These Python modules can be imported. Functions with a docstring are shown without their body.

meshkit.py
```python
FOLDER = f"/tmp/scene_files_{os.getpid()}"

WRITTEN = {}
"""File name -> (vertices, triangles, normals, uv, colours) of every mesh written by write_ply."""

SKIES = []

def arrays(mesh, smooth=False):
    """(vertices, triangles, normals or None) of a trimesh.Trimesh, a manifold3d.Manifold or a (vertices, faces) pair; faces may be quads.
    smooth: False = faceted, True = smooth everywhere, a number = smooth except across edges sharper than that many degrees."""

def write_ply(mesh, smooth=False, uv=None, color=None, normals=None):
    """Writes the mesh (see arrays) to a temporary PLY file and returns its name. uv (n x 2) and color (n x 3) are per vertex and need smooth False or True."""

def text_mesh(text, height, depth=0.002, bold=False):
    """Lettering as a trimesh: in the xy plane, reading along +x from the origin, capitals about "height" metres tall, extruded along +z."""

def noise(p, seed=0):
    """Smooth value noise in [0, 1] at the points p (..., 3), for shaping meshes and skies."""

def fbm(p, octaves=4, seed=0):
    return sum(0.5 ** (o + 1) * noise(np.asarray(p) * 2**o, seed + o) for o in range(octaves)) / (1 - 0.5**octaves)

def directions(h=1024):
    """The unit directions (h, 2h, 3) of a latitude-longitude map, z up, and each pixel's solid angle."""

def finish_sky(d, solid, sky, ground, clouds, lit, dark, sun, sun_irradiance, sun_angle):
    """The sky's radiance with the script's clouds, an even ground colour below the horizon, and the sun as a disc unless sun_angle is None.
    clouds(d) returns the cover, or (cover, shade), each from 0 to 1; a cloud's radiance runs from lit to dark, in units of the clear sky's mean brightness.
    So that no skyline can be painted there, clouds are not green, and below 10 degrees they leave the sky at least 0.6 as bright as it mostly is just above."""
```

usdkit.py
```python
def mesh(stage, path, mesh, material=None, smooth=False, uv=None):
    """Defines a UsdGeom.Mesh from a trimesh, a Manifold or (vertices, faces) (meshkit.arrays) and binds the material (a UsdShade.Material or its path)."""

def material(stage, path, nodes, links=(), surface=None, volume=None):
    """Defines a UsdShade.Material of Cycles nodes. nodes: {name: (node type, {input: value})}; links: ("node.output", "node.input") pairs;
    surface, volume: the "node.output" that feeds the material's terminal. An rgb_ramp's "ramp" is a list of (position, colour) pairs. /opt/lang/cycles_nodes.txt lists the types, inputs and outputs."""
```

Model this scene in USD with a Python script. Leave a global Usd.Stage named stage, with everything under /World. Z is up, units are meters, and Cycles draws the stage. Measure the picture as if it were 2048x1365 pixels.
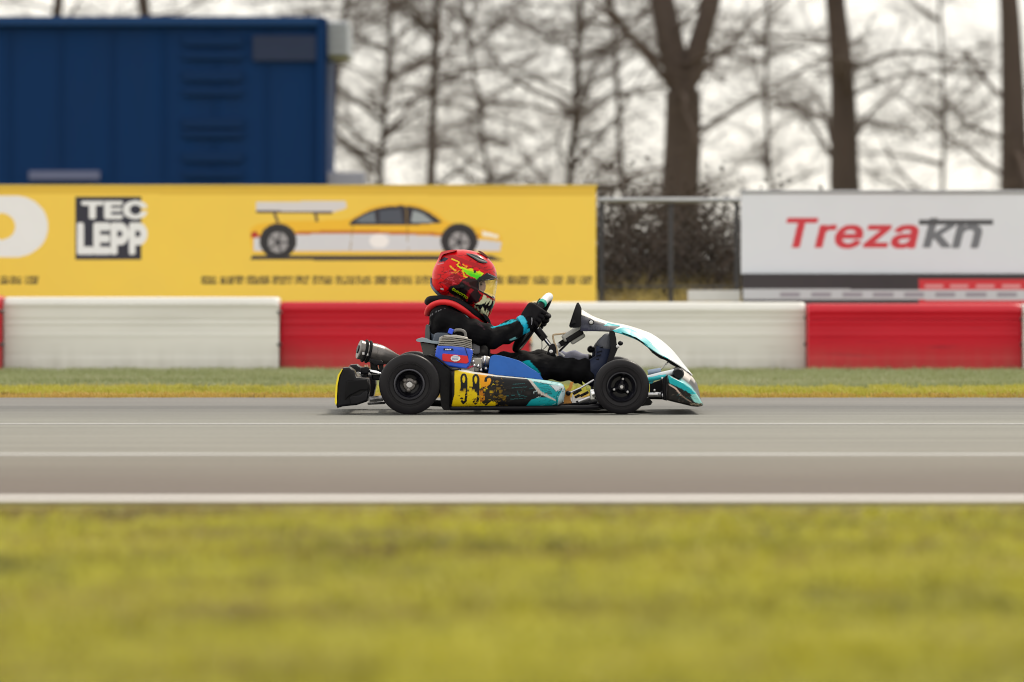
import glob, math, random
import numpy as np, trimesh, shapely, manifold3d as m3d
from shapely.geometry import Polygon
from PIL import Image, ImageDraw, ImageFont, ImageFilter
import usdkit, meshkit
from pxr import Usd, UsdGeom, UsdLux, UsdShade, Sdf, Gf, Vt

stage = Usd.Stage.CreateInMemory()
UsdGeom.SetStageUpAxis(stage, UsdGeom.Tokens.z)
UsdGeom.SetStageMetersPerUnit(stage, 1.0)
UsdGeom.Xform.Define(stage, '/World')
UsdGeom.Scope.Define(stage, '/World/Looks')

# ---------------------------------------------------------------- camera
EYE, FOC, HOR = 0.52, 8920.0, 600.0          # eye height (m), focal length and horizon row in photograph pixels
cam = UsdGeom.Camera.Define(stage, '/World/camera')
cam.CreateHorizontalApertureAttr(36.0)
cam.CreateFocalLengthAttr(FOC * 36.0 / 2048)
cam.CreateFStopAttr(2.6)
cam.CreateFocusDistanceAttr(20.3)
cam.CreateClippingRangeAttr((0.1, 5000.0))
cam.AddTranslateOp().Set((0, -20, EYE))
cam.AddRotateXOp().Set(90 - math.degrees(math.atan((682.5 - HOR) / FOC)))
cam.CreateExposureAttr(0.0)

# ---------------------------------------------------------------- sky and sun
SUN_AZ, SUN_EL = math.radians(38), math.radians(52)       # behind the track, to the right
dome = UsdLux.DomeLight.Define(stage, '/World/sky')
dome.CreateIntensityAttr(1.0)
_cl = dict(scale=2.2, detail=6, roughness=0.55)
sky_m = usdkit.material(stage, '/World/Looks/sky_clouds', {
    'sky': ('sky_texture', {'sky_type': 'single_scattering', 'sun_disc': False, 'sun_elevation': SUN_EL, 'sun_rotation': SUN_AZ}),
    'tc': ('texture_coordinate', {}),
    'mp': ('mapping', {'scale': (1.0, 1.0, 2.6)}),
    'n': ('noise_texture', _cl),
    'cover': ('rgb_ramp', {'ramp': [(0.0, (0.72,) * 3), (0.45, (0.90,) * 3), (0.62, (0.98,) * 3), (1, (1,) * 3)]}),
    'tone': ('rgb_ramp', {'ramp': [(0.25, (0.80, 0.82, 0.85)), (0.65, (1.06, 1.04, 1.0))]}),
    'sep': ('separate_xyz', {}),
    'el': ('rgb_ramp', {'ramp': [(0.0, (13.9, 13.2, 11.8)), (0.08, (13.0, 12.4, 11.3)), (1.0, (14.6, 14.3, 13.9))]}),
    'cl': ('mix_color', {'blend_type': 'multiply', 'fac': 1.0}),
    'mix': ('mix_color', {'blend_type': 'mix'}),
    'bg': ('background_shader', {'strength': 0.1}),
}, [('tc.generated', 'mp.vector'), ('mp.vector', 'n.vector'), ('n.fac', 'cover.fac'), ('n.fac', 'tone.fac'), ('tc.generated', 'sep.vector'), ('sep.z', 'el.fac'),
    ('el.color', 'cl.a'), ('tone.color', 'cl.b'), ('cover.color', 'mix.fac'), ('sky.color', 'mix.a'), ('cl.result', 'mix.b'), ('mix.result', 'bg.color')], surface='bg.background')
UsdShade.MaterialBindingAPI.Apply(dome.GetPrim()).Bind(sky_m)
dome.GetPrim().SetCustomDataByKey('kind', 'structure')
sun = UsdLux.DistantLight.Define(stage, '/World/sun')
sun.CreateNormalizeAttr(True)
sun.CreateIntensityAttr(0.85)
sun.CreateAngleAttr(10.0)
sun.CreateColorAttr((1.0, 0.91, 0.78))
_d = np.array([math.sin(SUN_AZ) * math.cos(SUN_EL), math.cos(SUN_AZ) * math.cos(SUN_EL), math.sin(SUN_EL)])
sun.AddOrientOp().Set(Gf.Quatf(Gf.Rotation(Gf.Vec3d(0, 0, 1), Gf.Vec3d(*map(float, _d))).GetQuat()))

# ---------------------------------------------------------------- helpers
used = {}
def numbered(parent, name):
    k = used.get((parent, name), 0)
    used[(parent, name)] = k + 1
    return name if k == 0 else f'{name}_{k:03d}'

def path_of(parent):
    return '/World' if parent is None else str(parent.GetPath())

def tag(p, label=None, cat=None, group=None, kind=None):
    for k, v in (('label', label), ('category', cat), ('group', group), ('kind', kind)):
        if v: p.SetCustomDataByKey(k, v)
    return p

def thing(name, label, cat, loc=(0, 0, 0), rotz=0, group=None):
    x = UsdGeom.Xform.Define(stage, '/World/' + numbered('/World', name))
    x.AddTranslateOp().Set(tuple(map(float, loc)))
    if rotz: x.AddRotateZOp().Set(rotz)
    return tag(x.GetPrim(), label, cat, group)

ORG = {}
def obj(name, mesh, material, parent=None, smooth=False, paint=None, label=None, kind=None):
    """One mesh; vertices are given in world coordinates and stored relative to the thing's base."""
    pp = path_of(parent)
    if isinstance(mesh, trimesh.Trimesh): mesh.remove_unreferenced_vertices()
    v, f, n = meshkit.arrays(mesh, smooth)
    top = '/'.join(pp.split('/')[:3])
    off = ORG.get(top, np.zeros(3))
    path = pp + '/' + numbered(pp, name)
    m = UsdGeom.Mesh.Define(stage, path)
    m.CreatePointsAttr(Vt.Vec3fArray.FromNumpy((v - off).astype(np.float32)))
    m.CreateFaceVertexCountsAttr(Vt.IntArray.FromNumpy(np.full(len(f), 3, np.int32)))
    m.CreateFaceVertexIndicesAttr(Vt.IntArray.FromNumpy(f.astype(np.int32).ravel()))
    m.CreateSubdivisionSchemeAttr('none')
    if n is not None:
        m.CreateNormalsAttr(Vt.Vec3fArray.FromNumpy(n.astype(np.float32)))
        m.SetNormalsInterpolation('vertex')
    if paint is not None:
        c = paint(v) if callable(paint) else np.asarray(paint)
        UsdGeom.PrimvarsAPI(m).CreatePrimvar('paint', Sdf.ValueTypeNames.Color3fArray, 'vertex').Set(Vt.Vec3fArray.FromNumpy(c.astype(np.float32)))
    UsdShade.MaterialBindingAPI.Apply(m.GetPrim()).Bind(material)
    return tag(m.GetPrim(), label, kind=kind)

def based(t, loc):
    """Remember where a thing's base is, so that its parts (given in world coordinates) are stored relative to it."""
    ORG[str(t.GetPath())] = np.array(loc, float)
    return t

def WX(px, y): return (np.asarray(px, float) - 1024) * (20 + y) / FOC
def WZ(py, y): return EYE - (np.asarray(py, float) - HOR) * (20 + y) / FOC
def P(px, py, y): return np.array([WX(px, y), y, WZ(py, y)], float)
def PX(v): return v[:, 0] * FOC / (20 + v[:, 1]) + 1024, HOR + (EYE - v[:, 2]) * FOC / (20 + v[:, 1])

def lin(c):
    c = np.asarray(c, float) / 255
    return np.where(c <= 0.04045, c / 12.92, ((c + 0.055) / 1.055) ** 2.4)

def cat(ms):
    return trimesh.util.concatenate([m if isinstance(m, trimesh.Trimesh) else trimesh.Trimesh(*m, process=False) for m in ms])

def catmull(pts, n=8):
    p = np.asarray(pts, float)
    p = np.vstack([2 * p[0] - p[1], p, 2 * p[-1] - p[-2]])
    out = []
    for i in range(1, len(p) - 2):
        t = np.linspace(0, 1, n, endpoint=False)[:, None]
        a, b, c, d = p[i - 1], p[i], p[i + 1], p[i + 2]
        out.append(0.5 * (2 * b + (c - a) * t + (2 * a - 5 * b + 4 * c - d) * t ** 2 + (3 * b - a - 3 * c + d) * t ** 3))
    return np.vstack(out + [p[-2:-1]])

def resample(pts, n, closed=False):
    p = np.asarray(pts, float)
    if closed: p = np.vstack([p, p[:1]])
    s = np.r_[0, np.cumsum(np.linalg.norm(np.diff(p, axis=0), axis=1))]
    t = np.linspace(0, s[-1], n, endpoint=not closed)
    return np.stack([np.interp(t, s, p[:, k]) for k in range(p.shape[1])], 1)

def skin(rings, closed=True, cap=True):
    """rings: (m, n, 3): m rings of n points."""
    r = np.asarray(rings, float)
    m, n = r.shape[:2]
    v = r.reshape(-1, 3)
    i, j = np.meshgrid(np.arange(m - 1), np.arange(n if closed else n - 1), indexing='ij')
    i, j = i.ravel(), j.ravel(); k = (j + 1) % n
    a, b, c, d = i * n + j, i * n + k, (i + 1) * n + k, (i + 1) * n + j
    f = np.vstack([np.stack([a, b, c], 1), np.stack([a, c, d], 1)])
    if cap and closed:
        v = np.vstack([v, r[0].mean(0), r[-1].mean(0)])
        q = np.arange(n); q2 = (q + 1) % n
        f = np.vstack([f, np.stack([q2, q, np.full(n, m * n)], 1), np.stack([(m - 1) * n + q, (m - 1) * n + q2, np.full(n, m * n + 1)], 1)])
    t = trimesh.Trimesh(v, f, process=False)
    if cap and closed and t.volume < 0: t.invert()
    return t

def tube(path, r, n=12, smooth=0, flat=1.0, cap=True):
    p = catmull(path, smooth) if smooth else np.asarray(path, float)
    r = np.interp(np.linspace(0, 1, len(p)), np.linspace(0, 1, np.size(r)), np.atleast_1d(r)) if np.ndim(r) else np.full(len(p), r)
    t = np.gradient(p, axis=0); t /= np.linalg.norm(t, axis=1, keepdims=True) + 1e-12
    ref = np.array([0, 1.0, 0]) if abs(t[0, 1]) < 0.9 else np.array([0, 0, 1.0])
    a = []
    cur = ref - t[0] * (ref @ t[0])
    for k in range(len(p)):
        cur = cur - t[k] * (cur @ t[k]); cur /= np.linalg.norm(cur); a.append(cur)
    a = np.array(a); b = np.cross(t, a)
    w = np.arange(n) * 2 * np.pi / n
    rings = p[:, None] + r[:, None, None] * (np.cos(w)[None, :, None] * a[:, None] + flat * np.sin(w)[None, :, None] * b[:, None])
    return skin(rings, cap=cap)

def lathe(profile, cx, cz, n=48):
    """profile: (radius, y) pairs revolved round an axle along y through (cx, cz)."""
    w = np.arange(n) * 2 * np.pi / n
    rings = np.array([[(cx + r * math.cos(a), y, cz + r * math.sin(a)) for a in w] for r, y in profile])
    return skin(rings, cap=False)

def lathe_axis(profile, p0, p1, n=24):
    """profile: (radius, t) pairs; t from 0 at p0 to 1 at p1."""
    p0, p1 = np.asarray(p0, float), np.asarray(p1, float)
    d = p1 - p0; u = d / np.linalg.norm(d)
    a = np.cross(u, [0, 0, 1.0] if abs(u[2]) < 0.9 else [1.0, 0, 0]); a /= np.linalg.norm(a); b = np.cross(u, a)
    w = np.arange(n) * 2 * np.pi / n
    rings = np.array([[p0 + d * t + r * (math.cos(q) * a + math.sin(q) * b) for q in w] for r, t in profile])
    return skin(rings)

def ball(c, r, sub=2):
    s = trimesh.creation.icosphere(sub, 1.0); s.apply_scale(r if np.ndim(r) else [r] * 3); s.apply_translation(c); return s

def rbox(c, size, r=0.004, rot=None):
    s = np.asarray(size, float) / 2 - r
    b = trimesh.creation.icosphere(1, r).vertices
    v = np.vstack([b + s * np.array([i, j, k]) for i in (-1, 1) for j in (-1, 1) for k in (-1, 1)])
    h = trimesh.convex.convex_hull(v)
    if rot is not None:
        h.apply_transform(trimesh.transformations.euler_matrix(*np.radians(rot)))
    h.apply_translation(c); return h

def box(x0, x1, y0, y1, z0, z1):
    return trimesh.creation.box(bounds=[[x0, y0, z0], [x1, y1, z1]])

def prism(poly, y0, y1, b=0.003, dense=0, px=True, yref=None):
    """A profile in the xz plane (photograph pixels at depth yref if px) run from y0 to y1 with rounded edges."""
    poly = np.asarray(poly, float)
    if px:
        yr = y0 if yref is None else yref
        poly = np.stack([WX(poly[:, 0], yr), WZ(poly[:, 1], yr)], 1)
    pg = Polygon(poly).buffer(0)
    pts = np.array(pg.exterior.coords)[:-1]
    if Polygon(pts).exterior.is_ccw is False: pts = pts[::-1]
    if dense: pts = resample(pts, dense, True)
    e = np.roll(pts, -1, 0) - pts; e /= np.linalg.norm(e, axis=1, keepdims=True) + 1e-12
    nrm = np.stack([-e[:, 1], e[:, 0]], 1)                    # inward for ccw
    mit = nrm + np.roll(nrm, 1, 0)
    q = 1 + (nrm * np.roll(nrm, 1, 0)).sum(1)
    mit = mit / np.maximum(q, 0.35)[:, None]
    rings = []
    ts = [0, 0.55, 1.05, 1.5708] if b > 0 else [1.5708]
    for t in ts:
        o = pts + mit * b * (1 - math.sin(t)); rings.append(np.stack([o[:, 0], np.full(len(o), y0 + b * (1 - math.cos(t))), o[:, 1]], 1))
    for t in ts[::-1]:
        o = pts + mit * b * (1 - math.sin(t)); rings.append(np.stack([o[:, 0], np.full(len(o), y1 - b * (1 - math.cos(t))), o[:, 1]], 1))
    sk = skin(rings, cap=False)
    flat = pts + mit * b
    pl = Polygon(flat)
    if not pl.is_valid: flat = pts; pl = Polygon(flat)
    tv, tf = trimesh.creation.triangulate_polygon(pl, engine='earcut')
    n = len(pts); tot = len(sk.vertices)
    c0 = np.stack([tv[:, 0], np.full(len(tv), y0), tv[:, 1]], 1); c1 = c0.copy(); c1[:, 1] = y1
    m = trimesh.Trimesh(np.vstack([sk.vertices, c0, c1]), np.vstack([sk.faces, tf + tot, tf[:, ::-1] + tot + len(tv)]), process=False)
    m.merge_vertices(digits_vertex=7)
    trimesh.repair.fix_normals(m)
    return m

def smooth_poly(pts, n=6):
    p = np.asarray(pts, float)
    q = np.vstack([p[-1:], p, p[:2]])
    out = []
    for i in range(1, len(p) + 1):
        t = np.linspace(0, 1, n, endpoint=False)[:, None]
        a, b, c, d = q[i - 1], q[i], q[i + 1], q[i + 2] if i + 2 < len(q) else q[2]
        out.append(0.5 * (2 * b + (c - a) * t + (2 * a - 5 * b + 4 * c - d) * t ** 2 + (3 * b - a - 3 * c + d) * t ** 3))
    return np.vstack(out)

class Canvas:
    """Flat print: colours on a surface, drawn as polygons in photograph pixels and read per vertex."""
    def __init__(s, x0, y0, x1, y1, k, base):
        s.x0, s.y0, s.k = x0, y0, k
        s.im = Image.new('RGB', (int((x1 - x0) * k), int((y1 - y0) * k)), tuple(base)); s.d = ImageDraw.Draw(s.im)
    def m(s, pts): return [((x - s.x0) * s.k, (y - s.y0) * s.k) for x, y in pts]
    def poly(s, pts, c): s.d.polygon(s.m(pts), fill=tuple(c))
    def line(s, pts, c, w): s.d.line(s.m(pts), fill=tuple(c), width=max(1, int(w * s.k)), joint='curve')
    def oval(s, cx, cy, rx, ry, c): s.d.ellipse(s.m([(cx - rx, cy - ry)]) [0] + s.m([(cx + rx, cy + ry)])[0], fill=tuple(c))
    def text(s, txt, x, y, h, c, rot=0, squeeze=1.0, shear=0.0, stroke=0):
        font = ImageFont.truetype(glob.glob('/opt/blender-*/*/datafiles/fonts/Inter.woff2')[0], 96)
        b = font.getbbox(txt, anchor='ls', stroke_width=stroke)
        im = Image.new('L', (b[2] - b[0] + 60, 150)); ImageDraw.Draw(im).text((30 - b[0], 110), txt, 255, font, anchor='ls', stroke_width=stroke)
        sc = h * s.k / 70.0
        if shear: im = im.transform(im.size, Image.AFFINE, (1, shear, -110 * shear, 0, 1, 0), Image.BICUBIC)
        im = im.resize((max(1, int(im.width * sc * squeeze)), max(1, int(im.height * sc))), Image.LANCZOS)
        ox, oy = 30 * sc * squeeze, 110 * sc
        if rot:
            w = im.width; im2 = Image.new('L', (2 * w, 2 * w)); im2.paste(im, (int(w - ox), int(w - oy))); im2 = im2.rotate(rot, Image.BICUBIC); im, ox, oy = im2, w, w
        px, py = (x - s.x0) * s.k, (y - s.y0) * s.k
        s.im.paste(Image.new('RGB', im.size, tuple(c)), (int(px - ox), int(py - oy)), im)
        s.d = ImageDraw.Draw(s.im)
    def soften(s, r): s.im = s.im.filter(ImageFilter.GaussianBlur(r * s.k)); s.d = ImageDraw.Draw(s.im)
    def at(s, px, py, gain=0.55):
        a = np.asarray(s.im, float)
        u = np.clip(((px - s.x0) * s.k).astype(int), 0, a.shape[1] - 1); v = np.clip(((py - s.y0) * s.k).astype(int), 0, a.shape[0] - 1)
        return lin(a[v, u]) * gain
    def on(s, v, gain=0.55):
        px, py = PX(v); return s.at(px, py, gain)

def M(name, color=(0.5,) * 3, rough=0.5, metal=0.0, var=0.12, vscale=9.0, bump=0.0, bscale=220.0, coat=0.0, sheen=0.0, paint=False, streak=(1, 1, 1), level=0.5, rvar=0.12):
    nodes = {'g': ('geometry', {}), 'mp': ('mapping', {'scale': streak}), 'n': ('noise_texture', {'scale': vscale, 'detail': 5, 'roughness': 0.6}),
             'mx': ('mix_color', {'blend_type': 'mix', 'a': (1 - var,) * 3, 'b': (1 + var,) * 3}), 'mul': ('mix_color', {'blend_type': 'multiply', 'fac': 1.0, 'a': color}),
             'rr': ('map_range', {'from_min': 0.3, 'from_max': 0.7, 'to_min': max(0.02, rough - rvar), 'to_max': min(1, rough + rvar)}),
             'p': ('principled_bsdf', {'metallic': metal, 'coat_weight': coat, 'coat_roughness': 0.08, 'sheen_weight': sheen, 'specular_ior_level': level})}
    links = [('g.position', 'mp.vector'), ('mp.vector', 'n.vector'), ('n.fac', 'mx.fac'), ('mx.result', 'mul.b'), ('mul.result', 'p.base_color'), ('n.fac', 'rr.value'), ('rr.result', 'p.roughness')]
    if paint:
        nodes['at'] = ('attribute', {'attribute': 'paint'}); links.append(('at.color', 'mul.a'))
    if bump:
        nodes['bn'] = ('noise_texture', {'scale': bscale, 'detail': 3}); nodes['b'] = ('bump', {'strength': bump, 'distance': 0.004})
        links += [('g.position', 'bn.vector'), ('bn.fac', 'b.height'), ('b.normal', 'p.normal')]
    return usdkit.material(stage, '/World/Looks/' + name, nodes, links, surface='p.BSDF')

# ================================================================ ground, track, grass
def sheet(x0, x1, y0, y1, z, nx=2, ny=2):
    X, Y = np.meshgrid(np.linspace(x0, x1, nx), np.linspace(y0, y1, ny), indexing='ij')
    return skin(np.stack([X, Y, np.full_like(X, z)], -1), closed=False)

def up(m):
    if m.face_normals[:, 2].mean() < 0: m.invert()
    return m

soil = usdkit.material(stage, '/World/Looks/turf_soil', {
    'g': ('geometry', {}), 'mp': ('mapping', {'scale': (0.35, 1.3, 1)}), 'n': ('noise_texture', {'scale': 2.2, 'detail': 6}), 'f': ('noise_texture', {'scale': 60, 'detail': 4}),
    'r': ('rgb_ramp', {'ramp': [(0.3, (0.105, 0.100, 0.022)), (0.5, (0.165, 0.150, 0.030)), (0.7, (0.150, 0.115, 0.045))]}),
    'm': ('mix_color', {'blend_type': 'multiply', 'fac': 0.6}), 'b': ('bump', {'strength': 0.6, 'distance': 0.01}), 'p': ('principled_bsdf', {'roughness': 0.95, 'specular_ior_level': 0.15})},
    [('g.position', 'mp.vector'), ('mp.vector', 'n.vector'), ('g.position', 'f.vector'), ('n.fac', 'r.fac'), ('r.color', 'm.a'), ('f.color', 'm.b'), ('r.color', 'p.base_color'), ('f.fac', 'b.height'), ('b.normal', 'p.normal')], surface='p.BSDF')
tag(obj('ground', up(sheet(-700, 700, -200, 1200, 0.0)), soil), kind='structure')

asphalt = usdkit.material(stage, '/World/Looks/track_asphalt', {
    'g': ('geometry', {}), 'sx': ('separate_xyz', {}),
    'mr': ('map_range', {'from_min': -9.0, 'from_max': 4.0, 'to_min': 0.0, 'to_max': 1.0, 'clamp': True}),
    'band': ('rgb_ramp', {'ramp': [(0.0, (0.105, 0.085, 0.073)), (0.12, (0.115, 0.095, 0.080)), (0.27, (0.150, 0.139, 0.117)), (0.33, (0.181, 0.175, 0.154)), (0.60, (0.183, 0.183, 0.163)), (0.72, (0.150, 0.150, 0.139)), (0.80, (0.105, 0.105, 0.103)), (0.86, (0.150, 0.148, 0.143)), (1.0, (0.143, 0.136, 0.129))]}),
    'mp': ('mapping', {'scale': (0.05, 2.3, 1)}), 'n': ('noise_texture', {'scale': 1.6, 'detail': 7, 'roughness': 0.65}),
    'mp2': ('mapping', {'scale': (0.10, 7.0, 1)}), 'n2': ('noise_texture', {'scale': 2.4, 'detail': 5, 'roughness': 0.7}),
    'grain': ('voronoi_texture', {'scale': 150}), 'gn': ('noise_texture', {'scale': 90, 'detail': 4}), 'patch': ('noise_texture', {'scale': 0.9, 'detail': 5}),
    's1': ('mix_color', {'blend_type': 'mix', 'a': (0.62, 0.62, 0.63), 'b': (1.36, 1.36, 1.34)}), 's2': ('mix_color', {'blend_type': 'mix', 'a': (0.54, 0.54, 0.55), 'b': (1.46, 1.46, 1.44)}),
    's3': ('mix_color', {'blend_type': 'mix', 'a': (0.72, 0.72, 0.72), 'b': (1.28, 1.28, 1.28)}), 's4': ('mix_color', {'blend_type': 'mix', 'a': (0.88, 0.88, 0.88), 'b': (1.1, 1.1, 1.1)}),
    'm1': ('mix_color', {'blend_type': 'multiply', 'fac': 1.0}), 'm2': ('mix_color', {'blend_type': 'multiply', 'fac': 1.0}), 'm3': ('mix_color', {'blend_type': 'multiply', 'fac': 1.0}), 'm4': ('mix_color', {'blend_type': 'multiply', 'fac': 1.0}),
    'b': ('bump', {'strength': 0.7, 'distance': 0.003}), 'p': ('principled_bsdf', {'roughness': 0.85, 'specular_ior_level': 0.3})},
    [('g.position', 'sx.vector'), ('sx.y', 'mr.value'), ('mr.result', 'band.fac'), ('g.position', 'mp.vector'), ('mp.vector', 'n.vector'), ('g.position', 'mp2.vector'), ('mp2.vector', 'n2.vector'),
     ('g.position', 'grain.vector'), ('g.position', 'gn.vector'), ('g.position', 'patch.vector'), ('n.fac', 's1.fac'), ('n2.fac', 's2.fac'), ('gn.fac', 's3.fac'), ('patch.fac', 's4.fac'),
     ('band.color', 'm1.a'), ('s1.result', 'm1.b'), ('m1.result', 'm2.a'), ('s2.result', 'm2.b'), ('m2.result', 'm3.a'), ('s3.result', 'm3.b'), ('m3.result', 'm4.a'), ('s4.result', 'm4.b'), ('m4.result', 'p.base_color'),
     ('grain.distance', 'b.height'), ('b.normal', 'p.normal')], surface='p.BSDF')
def edge_sheet(x0, x1, ya, yb, z, amp, seed, n=900):
    """A long strip whose two edges are slightly worn."""
    x = np.linspace(x0, x1, n)
    q = np.stack([x * 3.1, np.zeros(n), np.full(n, seed * 7.3)], 1)
    a = ya + amp * (meshkit.fbm(q, 4, seed) - 0.5); b = yb + amp * (meshkit.fbm(q + 11.7, 4, seed + 5) - 0.5)
    z = np.full(n, z)
    return up(skin(np.stack([np.stack([x, a, z], 1), np.stack([x, b, z], 1)]), closed=False))
tag(obj('track', edge_sheet(-60, 60, -8.62, 3.52, 0.004, 0.10, 1, 2400), asphalt), kind='structure')
line_w = M('line_paint', (0.66, 0.64, 0.61), 0.7, var=0.10, vscale=5, streak=(0.5, 4, 1), bump=0.2)
seam = M('joint_sealing', (0.42, 0.42, 0.41), 0.75, var=0.22, vscale=4, streak=(0.4, 3, 1), bump=0.2)
def strip(ya, yb, amp, seed):
    top = edge_sheet(-60, 60, ya, yb, 0.0062, amp, seed, 2400); v = np.array(top.vertices).reshape(2, -1, 3)
    lo = v.copy(); lo[:, :, 2] = 0.002
    return skin(np.stack([v[0], v[1], lo[1], lo[0]], 1))
tag(obj('edge_line', strip(-8.52, -8.355, 0.025, 2), line_w), kind='structure')
tag(obj('track_joint', strip(-5.18, -5.09, 0.03, 3), seam), kind='structure')
seam_dim = M('joint_sealing_dim', (0.27, 0.27, 0.26), 0.75, var=0.25, vscale=4, streak=(0.4, 3, 1), bump=0.2)
tag(obj('track_joint', strip(-1.55, -1.42, 0.03, 4), seam_dim), kind='structure')

def grass_material(name, ramp, n_scale, stretch):
    return usdkit.material(stage, '/World/Looks/' + name, {
        'g': ('geometry', {}), 'mp': ('mapping', {'scale': stretch}), 'n': ('noise_texture', {'scale': n_scale, 'detail': 6, 'roughness': 0.72}), 'oi': ('object_info', {}),
        'ad': ('math', {'math_type': 'multiply_add', 'value2': 0.16, 'value3': -0.08}), 'st': ('map_range', {'from_min': 0.34, 'from_max': 0.66, 'to_min': 0.12, 'to_max': 0.88, 'clamp': True}), 'su': ('math', {'math_type': 'add'}), 'r': ('rgb_ramp', {'ramp': ramp}),
        'p': ('principled_bsdf', {'roughness': 0.6, 'specular_ior_level': 0.25}), 't': ('translucent_bsdf', {}), 'mx': ('mix_closure', {'fac': 0.35})},
        [('g.position', 'mp.vector'), ('mp.vector', 'n.vector'), ('oi.random', 'ad.value1'), ('n.fac', 'st.value'), ('st.result', 'su.value1'), ('ad.value', 'su.value2'), ('su.value', 'r.fac'),
         ('r.color', 'p.base_color'), ('r.color', 't.color'), ('p.BSDF', 'mx.closure1'), ('t.BSDF', 'mx.closure2')], surface='mx.closure')
grass_near = grass_material('verge_grass', [(0.14, (0.06, 0.062, 0.026)), (0.28, (0.13, 0.125, 0.034)), (0.40, (0.33, 0.315, 0.042)), (0.52, (0.52, 0.49, 0.046)), (0.63, (0.32, 0.29, 0.048)), (0.75, (0.26, 0.195, 0.070)), (0.90, (0.11, 0.09, 0.05))], 1.4, (0.36, 2.9, 1))
grass_dry = grass_material('dry_edge_grass', [(0.2, (0.22, 0.15, 0.05)), (0.5, (0.45, 0.31, 0.065)), (0.8, (0.48, 0.31, 0.10))], 1.7, (0.4, 1.6, 1))
grass_edge = grass_material('near_edge_grass', [(0.2, (0.085, 0.058, 0.028)), (0.45, (0.21, 0.145, 0.050)), (0.6, (0.28, 0.20, 0.055)), (0.85, (0.15, 0.10, 0.06))], 1.6, (0.45, 2.0, 1))
grass_far = grass_material('far_grass', [(0.2, (0.18, 0.21, 0.085)), (0.5, (0.25, 0.285, 0.135)), (0.8, (0.31, 0.32, 0.19))], 0.8, (0.3, 1.4, 1))
grass_mid = grass_material('far_yellow_grass', [(0.2, (0.28, 0.27, 0.04)), (0.5, (0.40, 0.38, 0.05)), (0.8, (0.42, 0.36, 0.08))], 0.8, (0.3, 1.4, 1))

def tuft(rng, blades, spread, h):
    V, Fc = [], []
    for k in range(blades):
        a, b = rng.uniform(0, 2 * math.pi), rng.uniform(0, 2 * math.pi)
        c = np.array([math.cos(a), math.sin(a), 0]) * spread * math.sqrt(rng.random())
        d = np.array([math.cos(b), math.sin(b), 0]); w = np.array([-d[1], d[0], 0]) * rng.uniform(0.0014, 0.0026)
        hh = h * rng.uniform(0.45, 1.2); ln = rng.uniform(0.2, 1.0) * hh
        m = c + d * ln * 0.35 + [0, 0, hh * 0.62]; t = c + d * ln + [0, 0, hh * rng.uniform(0.7, 1.0)]
        n = len(V); V += [c - w, c + w, m - w * 0.8, m + w * 0.8, t]
        Fc += [(n, n + 1, n + 3), (n, n + 3, n + 2), (n + 2, n + 3, n + 4)]
    return np.array(V), np.array(Fc)

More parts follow.
